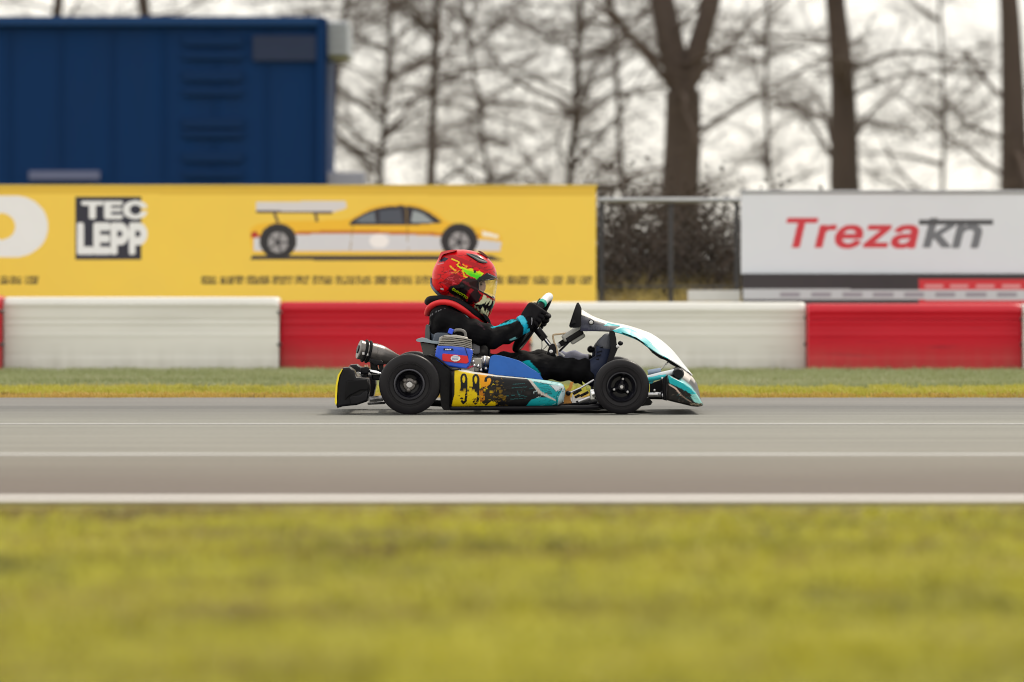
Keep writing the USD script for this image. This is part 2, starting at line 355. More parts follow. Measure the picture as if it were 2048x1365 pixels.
def grass_field(name, material, pts, scales, seed, blades, spread, h):
    rng = np.random.default_rng(seed)
    pi = UsdGeom.PointInstancer.Define(stage, '/World/' + numbered('/World', name))
    pp = str(pi.GetPath()); targets = []
    for k in range(6):
        r = random.Random(seed * 31 + k)
        v, f = tuft(r, blades, spread, h)
        m = usdkit.mesh(stage, f'{pp}/tuft' + (f'_{k:03d}' if k else ''), (v, f), material)
        targets.append(m.GetPath())
    pi.CreatePrototypesRel().SetTargets(targets)
    n = len(pts)
    pi.CreateProtoIndicesAttr(Vt.IntArray.FromNumpy(rng.integers(0, 6, n).astype(np.int32)))
    pi.CreatePositionsAttr(Vt.Vec3fArray.FromNumpy(pts.astype(np.float32)))
    a = rng.uniform(0, 2 * np.pi, n)
    pi.CreateOrientationsAttr([Gf.Quath(float(math.cos(t / 2)), 0, 0, float(math.sin(t / 2))) for t in a])
    pi.CreateScalesAttr(Vt.Vec3fArray.FromNumpy(np.repeat(scales[:, None], 3, 1).astype(np.float32)))
    return pi.GetPrim()

rng = np.random.default_rng(5)
n = 17000
y = rng.uniform(-16.2, -8.66, n); x = rng.uniform(-1, 1, n) * (0.75 + 0.15 * (y + 20)) * 1.25
lump = meshkit.fbm(np.stack([x * 1.1, y * 2.2, np.zeros(n)], 1), 4, 3)
keep = rng.random(n) < np.clip(0.55 + 1.6 * (lump - 0.35), 0.15, 1)
keep &= (y < -8.95) | (rng.random(n) < 0.55)
p = np.stack([x, y, np.zeros(n)], 1)
short = np.clip((-8.58 - y) / 0.95, 0.16, 1.0)
near_dry = (y + 2.6 * (lump - 0.5)) > -9.75
a = keep & ~near_dry; b = keep & near_dry
tag(grass_field('verge_grass', grass_near, p[a], (0.55 + 0.9 * lump[a]) * short[a], 11, 34, 0.045, 0.042), 'short yellow green grass of the near verge', 'grass', kind='stuff')
tag(grass_field('dry_grass', grass_edge, p[b], (0.45 + 0.6 * lump[b]) * short[b], 12, 30, 0.045, 0.034), 'dry brownish grass along the white edge line', 'grass', kind='stuff')
n = 13000
y = rng.uniform(3.50, 13.2, n); x = rng.uniform(-5.2, 5.2, n)
p = np.stack([x, y, np.zeros(n)], 1)
wv = 0.6 * (meshkit.fbm(np.stack([x * 0.6, y * 0.6, np.zeros(n)], 1), 3, 9) - 0.5)
z1, z2 = y + wv < 4.15, (y + wv >= 4.15) & (y + wv < 6.1)
tag(grass_field('dry_grass', grass_dry, p[z1], rng.uniform(0.6, 1.2, z1.sum()), 13, 28, 0.06, 0.030), 'orange brown dry grass at the far edge of the track', 'grass', kind='stuff')
tag(grass_field('yellow_grass', grass_mid, p[z2], rng.uniform(0.6, 1.2, z2.sum()), 14, 28, 0.06, 0.035), 'bright yellow green grass between track and barrier', 'grass', kind='stuff')
z3 = ~z1 & ~z2
tag(grass_field('far_grass', grass_far, p[z3], rng.uniform(0.7, 1.3, z3.sum()), 15, 28, 0.07, 0.042), 'grey green grass at the foot of the barrier', 'grass', kind='stuff')
# ================================================================ crash barrier of red and white plastic blocks
BARY = 12.2                                                   # face of the barrier
def barrier_mat(name, col, dirt, rough, level):
    return usdkit.material(stage, '/World/Looks/' + name, {'g': ('geometry', {}), 'm1': ('mapping', {'scale': (0.6, 1, 2.5)}), 'n1': ('noise_texture', {'scale': 2.2, 'detail': 5}),
        'm2': ('mapping', {'scale': (0.55, 1, 16)}), 'n2': ('noise_texture', {'scale': 2.6, 'detail': 6, 'roughness': .7}), 'r2': ('rgb_ramp', {'ramp': [(0.0, (0, 0, 0)), (0.60, (0, 0, 0)), (0.72, (.8, .8, .8)), (1, (1, 1, 1))]}),
        'm3': ('mapping', {'scale': (9, 1, 0.8)}), 'n3': ('noise_texture', {'scale': 1.6, 'detail': 4}), 'sz': ('separate_xyz', {}), 'z': ('map_range', {'from_min': 0.22, 'from_max': 0.02, 'to_min': 0.0, 'to_max': 0.55, 'clamp': True}), 'zn': ('math', {'math_type': 'multiply'}),
        'v': ('mix_color', {'blend_type': 'mix', 'a': tuple(c * .88 for c in col), 'b': tuple(c * 1.12 for c in col)}), 'k': ('mix_color', {'blend_type': 'mix', 'b': dirt}), 'k2': ('mix_color', {'blend_type': 'mix', 'b': (.16, .14, .10)}), 'p': ('principled_bsdf', {'roughness': rough, 'specular_ior_level': level})},
        [('g.position', 'm1.vector'), ('m1.vector', 'n1.vector'), ('g.position', 'm2.vector'), ('m2.vector', 'n2.vector'), ('g.position', 'm3.vector'), ('m3.vector', 'n3.vector'), ('g.position', 'sz.vector'), ('sz.z', 'z.value'), ('z.result', 'zn.value1'), ('n3.fac', 'zn.value2'),
         ('n1.fac', 'v.fac'), ('n2.fac', 'r2.fac'), ('v.result', 'k.a'), ('r2.color', 'k.fac'), ('k.result', 'k2.a'), ('zn.value', 'k2.fac'), ('k2.result', 'p.base_color')], surface='p.BSDF')
bar_white = barrier_mat('barrier_white', (0.60, 0.60, 0.575), (0.46, 0.44, 0.39), 0.34, 0.5)
bar_red = barrier_mat('barrier_red', (0.44, 0.004, 0.018), (0.19, 0.006, 0.02), 0.40, 0.28)
bar_dark = M('barrier_plug', (0.06, 0.06, 0.06), 0.6)
def barrier(x0, x1, h, dy, rot, red, label):
    L = x1 - x0
    t = thing('crash_barrier_block', label, 'barrier', ((x0 + x1) / 2, BARY + dy, 0), rot, 'red and white crash barrier blocks')
    prof = [(0.0, 0.0), (0.0, 0.10), (0.003, 0.115), (0.003, 0.255), (0.000, 0.262), (0.000, 0.272), (0.004, 0.280), (0.004, 0.322), (0.007, 0.327), (0.007, 0.333), (0.003, 0.339), (0.003, 0.372), (0.009, 0.375), (0.009, 0.379), (0.003, 0.383), (0.003, h - 0.075),
            (-0.004, h - 0.062), (-0.005, h - 0.050), (0.026, h - 0.010), (0.050, h), (0.345, h), (0.37, h - 0.01), (0.40, h - 0.05), (0.40, 0.0)]
    pr = resample(np.array(prof), 150, True)
    s = np.r_[-L / 2 + 0.004, -L / 2 + 0.02, np.linspace(-L / 2 + 0.06, L / 2 - 0.06, 40), L / 2 - 0.02, L / 2 - 0.004]
    rings = []
    for k, xx in enumerate(s):
        e = min(xx + L / 2, L / 2 - xx); sh = 1 - 0.03 * max(0, 1 - e / 0.022)
        c = np.array([0.2, h / 2]); q = c + (pr - c) * [sh, sh]
        q = q + np.stack([0.004 * (meshkit.noise(np.stack([np.full(150, xx * 2 + x0 * 3), pr[:, 0] * 4, pr[:, 1] * 5], 1), 2) - 0.5), np.zeros(150)], 1)
        rings.append(np.stack([np.full(150, xx), q[:, 0], q[:, 1] - (h / 2) * (1 - sh)], 1))
    obj('block', skin(rings), bar_red if red else bar_white, t, smooth=35)
    for xx in (-L / 2 + 0.22, L / 2 - 0.22):
        obj('drain_plug', lathe([(0.0, -0.004), (0.028, -0.004), (0.032, 0.004), (0.032, 0.03)], xx, 0.06, 16), bar_red if red else bar_white, t, smooth=30)
    for zz in (h - 0.11, 0.20):
        obj('coupling_loop', tube([(L / 2 - 0.012, 0.06, zz), (L / 2 - 0.002, 0.0, zz), (L / 2 + 0.008, 0.06, zz)], 0.012, 8, 4), bar_dark, t)
    return t
S32 = (20 + BARY) / FOC
edges = [(-560 - 1024) * S32, (10 - 1024) * S32, (560 - 1024) * S32, (1062 - 1024) * S32, (1612 - 1024) * S32, (2038 - 1024) * S32, (2590 - 1024) * S32]
info = [(0.548, -0.25, True, 'red plastic barrier block cut off by the left edge'), (0.540, -0.12, False, 'white plastic barrier block below the dark sponsor square on the yellow board'),
        (0.507, 0.0, True, 'red plastic barrier block directly behind the kart driver'), (0.503, 0.0, False, 'white plastic barrier block behind the front fairing of the kart'),
        (0.492, -0.2, True, 'red plastic barrier block in front of the white advertising board'), (0.490, -0.3, False, 'white plastic barrier block cut off by the right edge')]
for k, (h, dy, red, lab) in enumerate(info):
    barrier(edges[k], edges[k + 1], h, dy, 0.0, red, lab)

# ================================================================ advertising boards
YB = 13.9
post_m = M('galvanised_steel', (0.33, 0.34, 0.35), 0.42, 0.9, var=0.15)
dark_m = M('dark_steel', (0.045, 0.045, 0.05), 0.5, 0.3)
print_m = M('board_print', rough=0.55, paint=True, var=0.05, vscale=2.5, coat=0.0)
def board(px0, px1, py0, py1, y, cv, gain, t, step=0.0065, name='printed_sheet'):
    x0, x1, z0, z1 = WX(px0, y), WX(px1, y), WZ(py1, y), WZ(py0, y)
    nx, nz = int((x1 - x0) / step), int((z1 - z0) / step)
    X, Z = np.meshgrid(np.linspace(x0, x1, nx), np.linspace(z0, z1, nz), indexing='ij')
    Y = y + 0.010 * (meshkit.fbm(np.stack([X * 0.9, np.zeros_like(X), Z * 1.1], -1), 2, 4) - 0.5)
    m = skin(np.stack([X, Y, Z], -1), closed=False)
    if m.face_normals[:, 1].mean() > 0: m.invert()
    return obj(name, m, print_m, t, smooth=True, paint=lambda v: cv.on(v, gain))

YEL = (233, 199, 76)
cv = Canvas(-220, 360, 1215, 760, 2, YEL)
cv.poly([(-220, 360), (1215, 360), (1215, 392), (-220, 388)], (216, 180, 58))
INK = (28, 30, 48); WHT = (224, 228, 232)
# big white rounded letter, dark square with two white rows
cv.oval(30, 453, 66, 61, WHT); cv.poly([(-120, 392), (30, 392), (30, 514), (-120, 514)], WHT)
cv.oval(4, 453, 26, 26, YEL)
cv.poly([(150, 394), (282, 394), (282, 520), (150, 520)], INK)
cv.text('TEC', 160, 436, 31, WHT, squeeze=1.55, stroke=6)
cv.text('LEPP', 150, 505, 54, WHT, squeeze=0.78, stroke=7)
# race car seen from the side, driving to the right
def sp(p): return [tuple(q) for q in catmull(p, 8)]
cv.poly([(505, 511), (985, 512), (1010, 522), (500, 520)], (52, 46, 48))
cv.poly(sp([(506, 506), (500, 474), (508, 452), (556, 444), (660, 441), (700, 437), (742, 415), (790, 407), (836, 410), (872, 426), (900, 446), (956, 455), (996, 468), (1004, 486), (1000, 506)]), (234, 186, 44))
cv.poly(sp([(508, 474), (620, 466), (760, 468), (900, 474), (1002, 484)]) + sp([(1000, 503), (900, 502), (700, 503), (508, 503)]), (206, 210, 218))
cv.poly(sp([(508, 470), (640, 462), (800, 463), (960, 470)]) + sp([(960, 475), (800, 469), (640, 468), (508, 476)]), (190, 110, 34))
cv.poly(sp([(698, 446), (716, 434), (748, 419), (790, 412), (832, 415), (862, 428), (886, 446)]) + [(820, 451), (700, 450)], (36, 36, 48))
cv.poly([(708, 444), (728, 431), (748, 424), (752, 446)], (104, 116, 128)); cv.poly([(760, 446), (760, 422), (800, 418), (806, 447)], (70, 78, 92)); cv.poly([(822, 446), (826, 421), (846, 428), (868, 446)], (150, 162, 168))
cv.line([(812, 415), (816, 500)], (150, 120, 40), 1.6); cv.line([(706, 450), (700, 500)], (150, 120, 40), 1.6)
cv.oval(758, 482, 19, 14, (238, 238, 240))
cv.poly([(512, 404), (690, 402), (694, 416), (668, 424), (512, 424)], (208, 208, 212)); cv.poly([(512, 421), (664, 424), (664, 428), (512, 426)], (66, 56, 58)); cv.line([(548, 426), (556, 446)], (60, 52, 54), 5); cv.line([(630, 426), (634, 444)], (60, 52, 54), 5)
cv.poly([(964, 462), (994, 470), (998, 477), (966, 472)], (240, 240, 230)); cv.poly([(502, 466), (514, 462), (516, 474), (502, 476)], (170, 30, 36))
for cx in (556, 918):
    cv.oval(cx, 482, 37, 35, (48, 44, 44)); cv.oval(cx, 485, 33, 34, (28, 28, 34)); cv.oval(cx, 485, 20, 21, (150, 150, 154))
    for k in range(5): cv.line([(cx, 485), (cx + 19 * math.cos(k * 1.257), 485 + 20 * math.sin(k * 1.257))], (70, 70, 76), 4)
    cv.oval(cx, 485, 5, 5, (40, 40, 46))
r_ = random.Random(4)
for x0, x1 in ((-220, 52), (402, 1160)):
    x = x0
    while x < x1:
        w = r_.uniform(14, 46)
        for yy in (553.5, 562.0):
            q = x
            while q < x + w:
                cw = r_.uniform(1.6, 3.4); g = r_.uniform(0, 1.6); cv.poly([(q, yy + g * (r_.random() < .5)), (q + cw, yy + g * (r_.random() < .5)), (q + cw, yy + 5.4 - g * (r_.random() < .3)), (q, yy + 5.4)], (66, 58, 38)); q += cw + r_.uniform(.5, 1.1)
        x += w + r_.uniform(4, 9)
t = thing('advertising_board', 'long yellow advertising board with a printed race car above the barrier', 'advertising board', (WX(480, YB), YB, 0)); based(t, (WX(480, YB), YB, 0))
board(-210, 1192, 374, 690, YB, cv, 0.93, t)
obj('backing_panel', box(WX(-210, YB), WX(1192, YB), YB + 0.012, YB + 0.03, 0.12, WZ(374, YB) - 0.004), post_m, t)
obj('top_rail', rbox((WX(491, YB), YB + 0.018, WZ(374, YB) + 0.008), (WX(1196, YB) - WX(-214, YB), 0.045, 0.016), 0.004), M('rail_yellow', (0.55, 0.40, 0.06), 0.5), t)
for px in (-160, 120, 400, 680, 960, 1180):
    obj('post', rbox((WX(px, YB), YB + 0.065, 0.66), (0.06, 0.06, 1.32), 0.006), post_m, t)

YW = 13.6
cv = Canvas(1440, 370, 2300, 560, 2, (222, 228, 238))
cv.text('Treza', 1556, 494, 56, (206, 52, 66), squeeze=1.32, shear=0.18, stroke=3)
cv.text('kn', 1838, 494, 56, (112, 116, 124), squeeze=1.40, shear=0.18, stroke=3)
cv.poly([(1838, 440), (1985, 440), (1985, 449), (1838, 449)], (76, 78, 84))
t = thing('advertising_board', 'white advertising board with red and grey lettering', 'advertising board', (WX(1860, YW), YW, 0)); based(t, (WX(1860, YW), YW, 0))
board(1482, 2250, 386, 548, YW, cv, 0.80, t, name='printed_sheet')
obj('backing_panel', box(WX(1482, YW), WX(2250, YW), YW + 0.012, YW + 0.03, WZ(548, YW), WZ(388, YW)), post_m, t)
obj('top_rail', rbox((WX(1866, YW), YW + 0.018, WZ(384.5, YW)), (WX(2252, YW) - WX(1480, YW), 0.05, 0.030), 0.008), M('rail_grey', (0.30, 0.31, 0.33), 0.45, 0.5), t)
for px in (1500, 1740, 1980, 2220):
    obj('post', rbox((WX(px, YW), YW + 0.065, 0.64), (0.06, 0.06, 1.28), 0.006), post_m, t)
YL = 13.5
cv = Canvas(1400, 540, 2300, 760, 2, (48, 44, 50))
cv.poly([(1838, 558), (2300, 560), (2300, 760), (1838, 760)], (206, 44, 56))
cv.poly([(1400, 578), (2300, 581), (2300, 601), (1400, 599)], (196, 200, 208))
for x0 in range(1560, 2060, 62):
    cv.poly([(x0, 586), (x0 + 40, 586), (x0 + 40, 593), (x0, 593)], (150, 146, 158))
for x0 in (1850, 1900, 1952, 2004):
    cv.poly([(x0, 569), (x0 + 36, 569), (x0 + 36, 576), (x0, 576)], (222, 150, 155))
t = thing('banner', 'black and red banner with a white lettered stripe below the white board', 'banner', (WX(1860, YL), YL, 0)); based(t, (WX(1860, YL), YL, 0))
board(1486, 2250, 551, 690, YL, cv, 0.80, t, name='printed_sheet')
obj('frame', cat([rbox((WX(1868, YL), YL + 0.02, WZ(551, YL) + 0.004), (WX(2252, YL) - WX(1484, YL), 0.03, 0.018), 0.004)] + [rbox((WX(px, YL), YL + 0.03, 0.35), (0.04, 0.04, 0.7), 0.005) for px in (1490, 1860, 2230)]), dark_m, t)

# ================================================================ wire fence in the gap, low white sign, bushes behind it
YF = 14.3
t = thing('wire_fence', 'low wire mesh fence with a steel top rail between yellow and white boards', 'fence', (WX(1340, YF), YF, 0)); based(t, (WX(1340, YF), YF, 0))
fx0, fx1, fz = WX(1198, YF), WX(1480, YF), WZ(401, YF)
obj('top_rail', tube([(fx0, YF, fz), (fx1, YF, fz)], 0.022, 12), post_m, t, smooth=40)
obj('middle_rail', tube([(fx0, YF, 0.62), (fx1, YF, 0.62)], 0.008, 10), dark_m, t, smooth=40)
for px in (1203, 1342, 1474):
    obj('post', tube([(WX(px, YF), YF + 0.03, 0), (WX(px, YF), YF + 0.03, fz - 0.01)], 0.018, 12), dark_m, t, smooth=40)
wires = []
k = np.arange(fx0 - 1.3, fx1, 0.075)
for x in k:
    for s in (1, -1):
        a = np.array([x, 0.06]); b = a + np.array([1.22, 1.22]) if s > 0 else a
        q0, q1 = (np.array([x, 0.06]), np.array([x + 1.2, 1.26])) if s > 0 else (np.array([x, 1.26]), np.array([x + 1.2, 0.06]))
        lo, hi = max(q0[0], fx0), min(q1[0], fx1)
        if hi <= lo: continue
        f0, f1 = (lo - q0[0]) / 1.2, (hi - q0[0]) / 1.2
        u0, u1 = q0 + (q1 - q0) * f0, q0 + (q1 - q0) * f1
        wires.append(tube([(u0[0], YF - 0.024 - 0.003 * s, u0[1]), (u1[0], YF - 0.024 - 0.003 * s, u1[1])], 0.0014, 4))
obj('wire_mesh', cat(wires), dark_m, t, kind='stuff')
YS = 14.05
t = thing('low_sign', 'small pale sign low on the wire fence at its right end', 'sign', (WX(1430, YS), YS, 0)); based(t, (WX(1430, YS), YS, 0))
obj('panel', rbox((WX(1428, YS), YS, WZ(592, YS)), (0.40, 0.012, 0.085), 0.004), M('sign_pale', (0.60, 0.61, 0.62), 0.5), t)
for px in (1390, 1464): obj('peg', rbox((WX(px, YS), YS + 0.015, 0.28), (0.018, 0.016, 0.56), 0.004), post_m, t)

leaf_brown = usdkit.material(stage, '/World/Looks/dry_leaves', {
    'g': ('geometry', {}), 'r': ('rgb_ramp', {'ramp': [(0, (0.035, 0.026, 0.018)), (0.45, (0.085, 0.060, 0.036)), (0.8, (0.16, 0.11, 0.048)), (1, (0.26, 0.20, 0.06))]}),
    'p': ('principled_bsdf', {'roughness': 0.75, 'specular_ior_level': 0.2}), 't': ('translucent_bsdf', {}), 'm': ('mix_closure', {'fac': 0.25})},
    [('g.random_per_island', 'r.fac'), ('r.color', 'p.base_color'), ('r.color', 't.color'), ('p.BSDF', 'm.closure1'), ('t.BSDF', 'm.closure2')], surface='m.closure')
bark = M('tree_bark', (0.060, 0.045, 0.038), 0.9, var=0.35, vscale=3, streak=(3, 3, 0.6), bump=0.8, bscale=25, level=0.2)
twig_m = M('twig_bark', (0.075, 0.055, 0.045), 0.85, var=0.25, vscale=2, level=0.2)

def cones(segs, sides):
    """Many tapered sticks as one mesh. segs: (n, 8) rows of p0, p1, r0, r1."""
    s = np.asarray(segs, float); n = len(s)
    p0, p1 = s[:, :3], s[:, 3:6]; d = p1 - p0; d /= np.linalg.norm(d, axis=1, keepdims=True) + 1e-9
    a = np.cross(d, np.where(np.abs(d[:, 2:3]) < 0.9, [[0, 0, 1.0]], [[1.0, 0, 0]])); a /= np.linalg.norm(a, axis=1, keepdims=True); b = np.cross(d, a)
    w = np.arange(sides) * 2 * np.pi / sides
    o = np.cos(w)[None, :, None] * a[:, None] + np.sin(w)[None, :, None] * b[:, None]
    v = np.concatenate([p0[:, None] + o * s[:, 6][:, None, None], p1[:, None] + o * s[:, 7][:, None, None]], 1)
    j = np.arange(sides); k = (j + 1) % sides
    f = np.vstack([np.stack([j, k, sides + k], 1), np.stack([j, sides + k, sides + j], 1)])
    f = (f[None] + (np.arange(n) * 2 * sides)[:, None, None]).reshape(-1, 3)
    return trimesh.Trimesh(v.reshape(-1, 3), f, process=False)

def bush(px, y, w, h, seed, label):
    r = np.random.default_rng(seed); c = np.array([WX(px, y), y, 0])
    t = thing('bare_bush', label, 'bush', c, group=None); based(t, c)
    segs, tips = [], []
    for k in range(70):
        q = c + np.array([r.normal(0, w * 0.22), r.normal(0, 0.25), 0]); d = np.array([r.normal(0, 0.25), r.normal(0, 0.2), 1.0]); L = h * r.uniform(0.55, 1.0); rad = r.uniform(0.006, 0.014)
        for s in range(4):
            e = q + d / np.linalg.norm(d) * L / 4; segs.append([*q, *e, rad * (1 - s * 0.22), rad * (1 - (s + 1) * 0.22)]); q = e; d = d + r.normal(0, 0.22, 3) * [1, 1, 0.4]
            for m in range(4):
                g = q + r.normal(0, 0.16, 3); segs.append([*q, *g, 0.004, 0.002]); tips.append(g)
    obj('stems', cones(segs, 4), twig_m, t)
    tips = np.array(tips); n = 5200
    q = tips[r.integers(0, len(tips), n)] + r.normal(0, 0.09, (n, 3)); q[:, 2] = np.abs(q[:, 2])
    a = r.normal(0, 1, (n, 3)); a /= np.linalg.norm(a, axis=1, keepdims=True); b = np.cross(a, r.normal(0, 1, (n, 3))); b /= np.linalg.norm(b, axis=1, keepdims=True)
    s = r.uniform(0.016, 0.034, (n, 1))
    v = np.stack([q - a * s, q - b * s * 0.6, q + a * s, q + b * s * 0.6], 1).reshape(-1, 3)
    f = (np.array([[0, 1, 2], [0, 2, 3]])[None] + (np.arange(n) * 4)[:, None, None]).reshape(-1, 3)
    obj('foliage', trimesh.Trimesh(v, f, process=False), leaf_brown, t, kind='stuff')
bush(1225, 17.0, 1.0, 1.30, 1, 'brown leaved bush behind the wire fence beside the yellow board')
bush(1330, 16.4, 0.9, 1.36, 2, 'brown leaved bush at the foot of the forked tree behind the wire fence')
bush(1425, 17.2, 1.0, 1.36, 3, 'brown leaved bush behind the wire fence beside the white board')

rng = np.random.default_rng(42); n = 420
p = np.stack([rng.uniform(WX(1190, 14.8), WX(1490, 14.8), n), rng.uniform(14.5, 15.3, n), np.zeros(n)], 1)
straw = grass_material('straw', [(0.2, (0.20, 0.14, 0.05)), (0.5, (0.42, 0.33, 0.10)), (0.8, (0.55, 0.45, 0.14))], 2.0, (1, 1, 1))
tag(grass_field('straw_grass', straw, p, rng.uniform(0.6, 1.15, n), 16, 26, 0.07, 0.62), 'tall straw coloured grass behind the wire fence', 'grass', kind='stuff')

# ================================================================ bare trees behind the boards
def tree(px, y, r0, height, seed, label, fork=None, lean=0.0, low=1.4, limbs=26, wood=None, reach=1.0):
    r = np.random.default_rng(seed); c = np.array([WX(px, y), y, 0.0])
    t = thing('bare_tree', label, 'tree', c, group=None); based(t, c)
    trunk, br = [], []
    def shaft(q, d, L, ra, rb, n, wob, out):
        pts = [q]
        for s in range(n):
            d = d + r.normal(0, wob, 3); d /= np.linalg.norm(d); e = q + d * L / n
            k0, k1 = ra + (rb - ra) * s / n, ra + (rb - ra) * (s + 1) / n
            out.append([*(q - d * k0 * 0.3), *e, k0, k1]); q = e; pts.append(q)
        return np.array(pts), d
    stems = []
    if fork:
        pts, d = shaft(c, np.array([lean, 0, 1.0]), fork, r0 * 1.15, r0 * 0.95, 5, 0.02, trunk); top = pts[-1]; stems.append(pts)
        for s in (-1, 1):
            pp, _ = shaft(top, np.array([0.36 * s + lean, r.normal(0, 0.1), 1.0]), height - fork, r0 * (0.80 if s < 0 else 0.62), 0.03, 11, 0.05, trunk); stems.append(pp)
    else:
        pts, d = shaft(c, np.array([lean, 0, 1.0]), height, r0 * 1.15, 0.025, 16, 0.03, trunk); stems.append(pts)
    allp = np.vstack([resample(s, 60) for s in stems]); allp = allp[allp[:, 2] > low]
    sec = []
    for k in range(limbs):
        q = allp[r.integers(0, len(allp))]; f = max(0.15, 1 - q[2] / height)
        a = r.uniform(0, 2 * np.pi); d = np.array([math.cos(a), math.sin(a), r.uniform(-0.05, 0.75)]); L = r.uniform(1.6, 3.6) * (0.4 + 0.8 * f) * reach; rad = r.uniform(0.025, 0.055) * (0.5 + f)
        pts, _ = shaft(q, d, L, rad, 0.010, 6, 0.14, br); sec.append((pts, L))
    twig = []
    for pts, L in sec:
        pr = resample(pts, 40)
        for k in range(int(5.5 * L) + 3):
            q = pr[r.integers(6, 40)]; d = r.normal(0, 1, 3) * [1, 1, 0.55]; d[2] += 0.12; l2 = r.uniform(0.35, 1.1)
            pp, _ = shaft(q, d / np.linalg.norm(d), l2, 0.009, 0.004, 3, 0.22, br)
            for m in range(5):
                g = pp[r.integers(1, 4)]; d2 = r.normal(0, 1, 3) * [1.1, 1, 0.6]; l3 = r.uniform(0.14, 0.48); e = g + d2 / np.linalg.norm(d2) * l3
                twig.append([*g, *e, 0.0042, 0.0018])
                if r.random() < 0.7:
                    d3 = d2 + r.normal(0, 0.9, 3); twig.append([*(g + (e - g) * 0.5), *(g + (e - g) * 0.5 + d3 / np.linalg.norm(d3) * l3 * 0.6), 0.003, 0.0015])
    obj('trunk', cones(trunk, 12), wood or bark, t, smooth=50)
    cr = obj('crown', cones(br, 5), twig_m, t)
    obj('twigs', cones(twig, 3), twig_m, cr)
    return t
tree(1352, 46, 0.27, 11.0, 21, 'thick dark tree forking wide above the fence gap', fork=3.6, lean=0.005, low=2.2, limbs=28)
tree(1708, 52, 0.27, 10.0, 22, 'straight bare tree above the red letters of the white board', lean=-0.01, low=2.6, limbs=25)
tree(2034, 50, 0.25, 10.0, 23, 'bare tree trunk at the right edge of the view', lean=0.005, low=2.0, limbs=24)
tree(850, 60, 0.075, 10.5, 24, 'slim bare tree rising above the helmet', lean=0.0, low=1.6, limbs=38)
tree(765, 64, 0.06, 9.5, 25, 'slender bare tree just right of the blue trailer', lean=-0.02, low=1.6, limbs=37)
tree(1130, 62, 0.065, 10.0, 26, 'bare tree between the helmet and the forked tree', lean=0.04, low=1.7, limbs=41)
tree(980, 72, 0.05, 9.0, 27, 'thin far bare tree behind the yellow board', lean=0.02, low=1.4, limbs=33)
tree(1265, 68, 0.06, 10.0, 28, 'bare tree left of the forked tree', lean=-0.02, low=1.6, limbs=36)
tree(1545, 76, 0.045, 9.0, 29, 'thin far bare tree above the left end of the white board', lean=0.02, low=1.5, limbs=24)
tree(1880, 74, 0.045, 9.0, 30, 'thin far bare tree above the grey letters of the white board', lean=-0.02, low=1.5, limbs=24)
tree(335, 66, 0.20, 10.5, 31, 'bare tree standing behind the middle of the blue trailer', low=3.0, limbs=31)
tree(60, 68, 0.18, 10.5, 32, 'bare tree standing behind the left end of the blue trailer', low=3.0, limbs=31)
tree(655, 70, 0.08, 10.0, 33, 'bare tree behind the right end of the blue trailer', low=1.8, limbs=33)
# a far hedge along the field closes the horizon
hedge_pts = np.random.default_rng(77)
segs = []
X = hedge_pts.uniform(-45, 45, 9000); Yh = 118 + hedge_pts.normal(0, 1.2, 9000); Hh = 0.9 + 0.9 * meshkit.fbm(np.stack([X * 0.25, X * 0, X * 0], 1), 4, 8)
Z = hedge_pts.random(9000) * Hh
D = hedge_pts.normal(0, 1, (9000, 3)) * [0.5, 0.5, 0.8]; D[:, 2] = np.abs(D[:, 2]) + 0.3; D = D / np.linalg.norm(D, axis=1, keepdims=True) * hedge_pts.uniform(0.25, 0.6, (9000, 1))
q = np.stack([X, Yh, Z], 1)
tag(obj('far_hedge', cones(np.hstack([q, q + D, np.full((9000, 1), 0.022), np.full((9000, 1), 0.008)]), 4), twig_m), 'low bare hedge far across the field behind the fence gap', 'hedge', kind='stuff')

# ================================================================ blue curtain-sided trailer
YT = 34.0
tr_blue = M('trailer_curtain', (0.0018, 0.0225, 0.088), 0.6, var=0.16, vscale=1.2, streak=(2.5, 1, 0.4), bump=0.06, bscale=9, level=0.1)
tr_rail = M('trailer_rail', (0.004, 0.034, 0.118), 0.5, var=0.08, level=0.2)
tr_grey = M('trailer_plate', (0.024, 0.034, 0.070), 0.6, level=0.1, var=0.15, vscale=4)
tr_dark = M('trailer_dark', (0.02, 0.022, 0.03), 0.6)
rub = M('tyre_rubber_far', (0.03, 0.03, 0.032), 0.8)
x0, x1 = WX(-700, YT), WX(636, YT); zt, zb = WZ(34, YT), 0.95
def slope(x): return 0.019 * (x - WX(0, YT)) / (WX(640, YT) - WX(0, YT)) * 0   # level roof
t = thing('curtain_trailer', 'dark blue curtain sided trailer parked behind the yellow board', 'trailer', ((x0 + x1) / 2, YT, 0)); based(t, ((x0 + x1) / 2, YT, 0))
obj('box_body', box(x0, x1, YT + 0.06, YT + 2.5, zb, zt - 0.01), tr_blue, t)
obj('top_rail', rbox(((x0 + x1) / 2, YT + 0.02, zt - 0.055), (x1 - x0, 0.14, 0.115), 0.012), tr_rail, t)
obj('side_rail', rbox(((x0 + x1) / 2, YT + 0.03, zb - 0.03), (x1 - x0, 0.12, 0.10), 0.012), tr_dark, t)
npan = 13
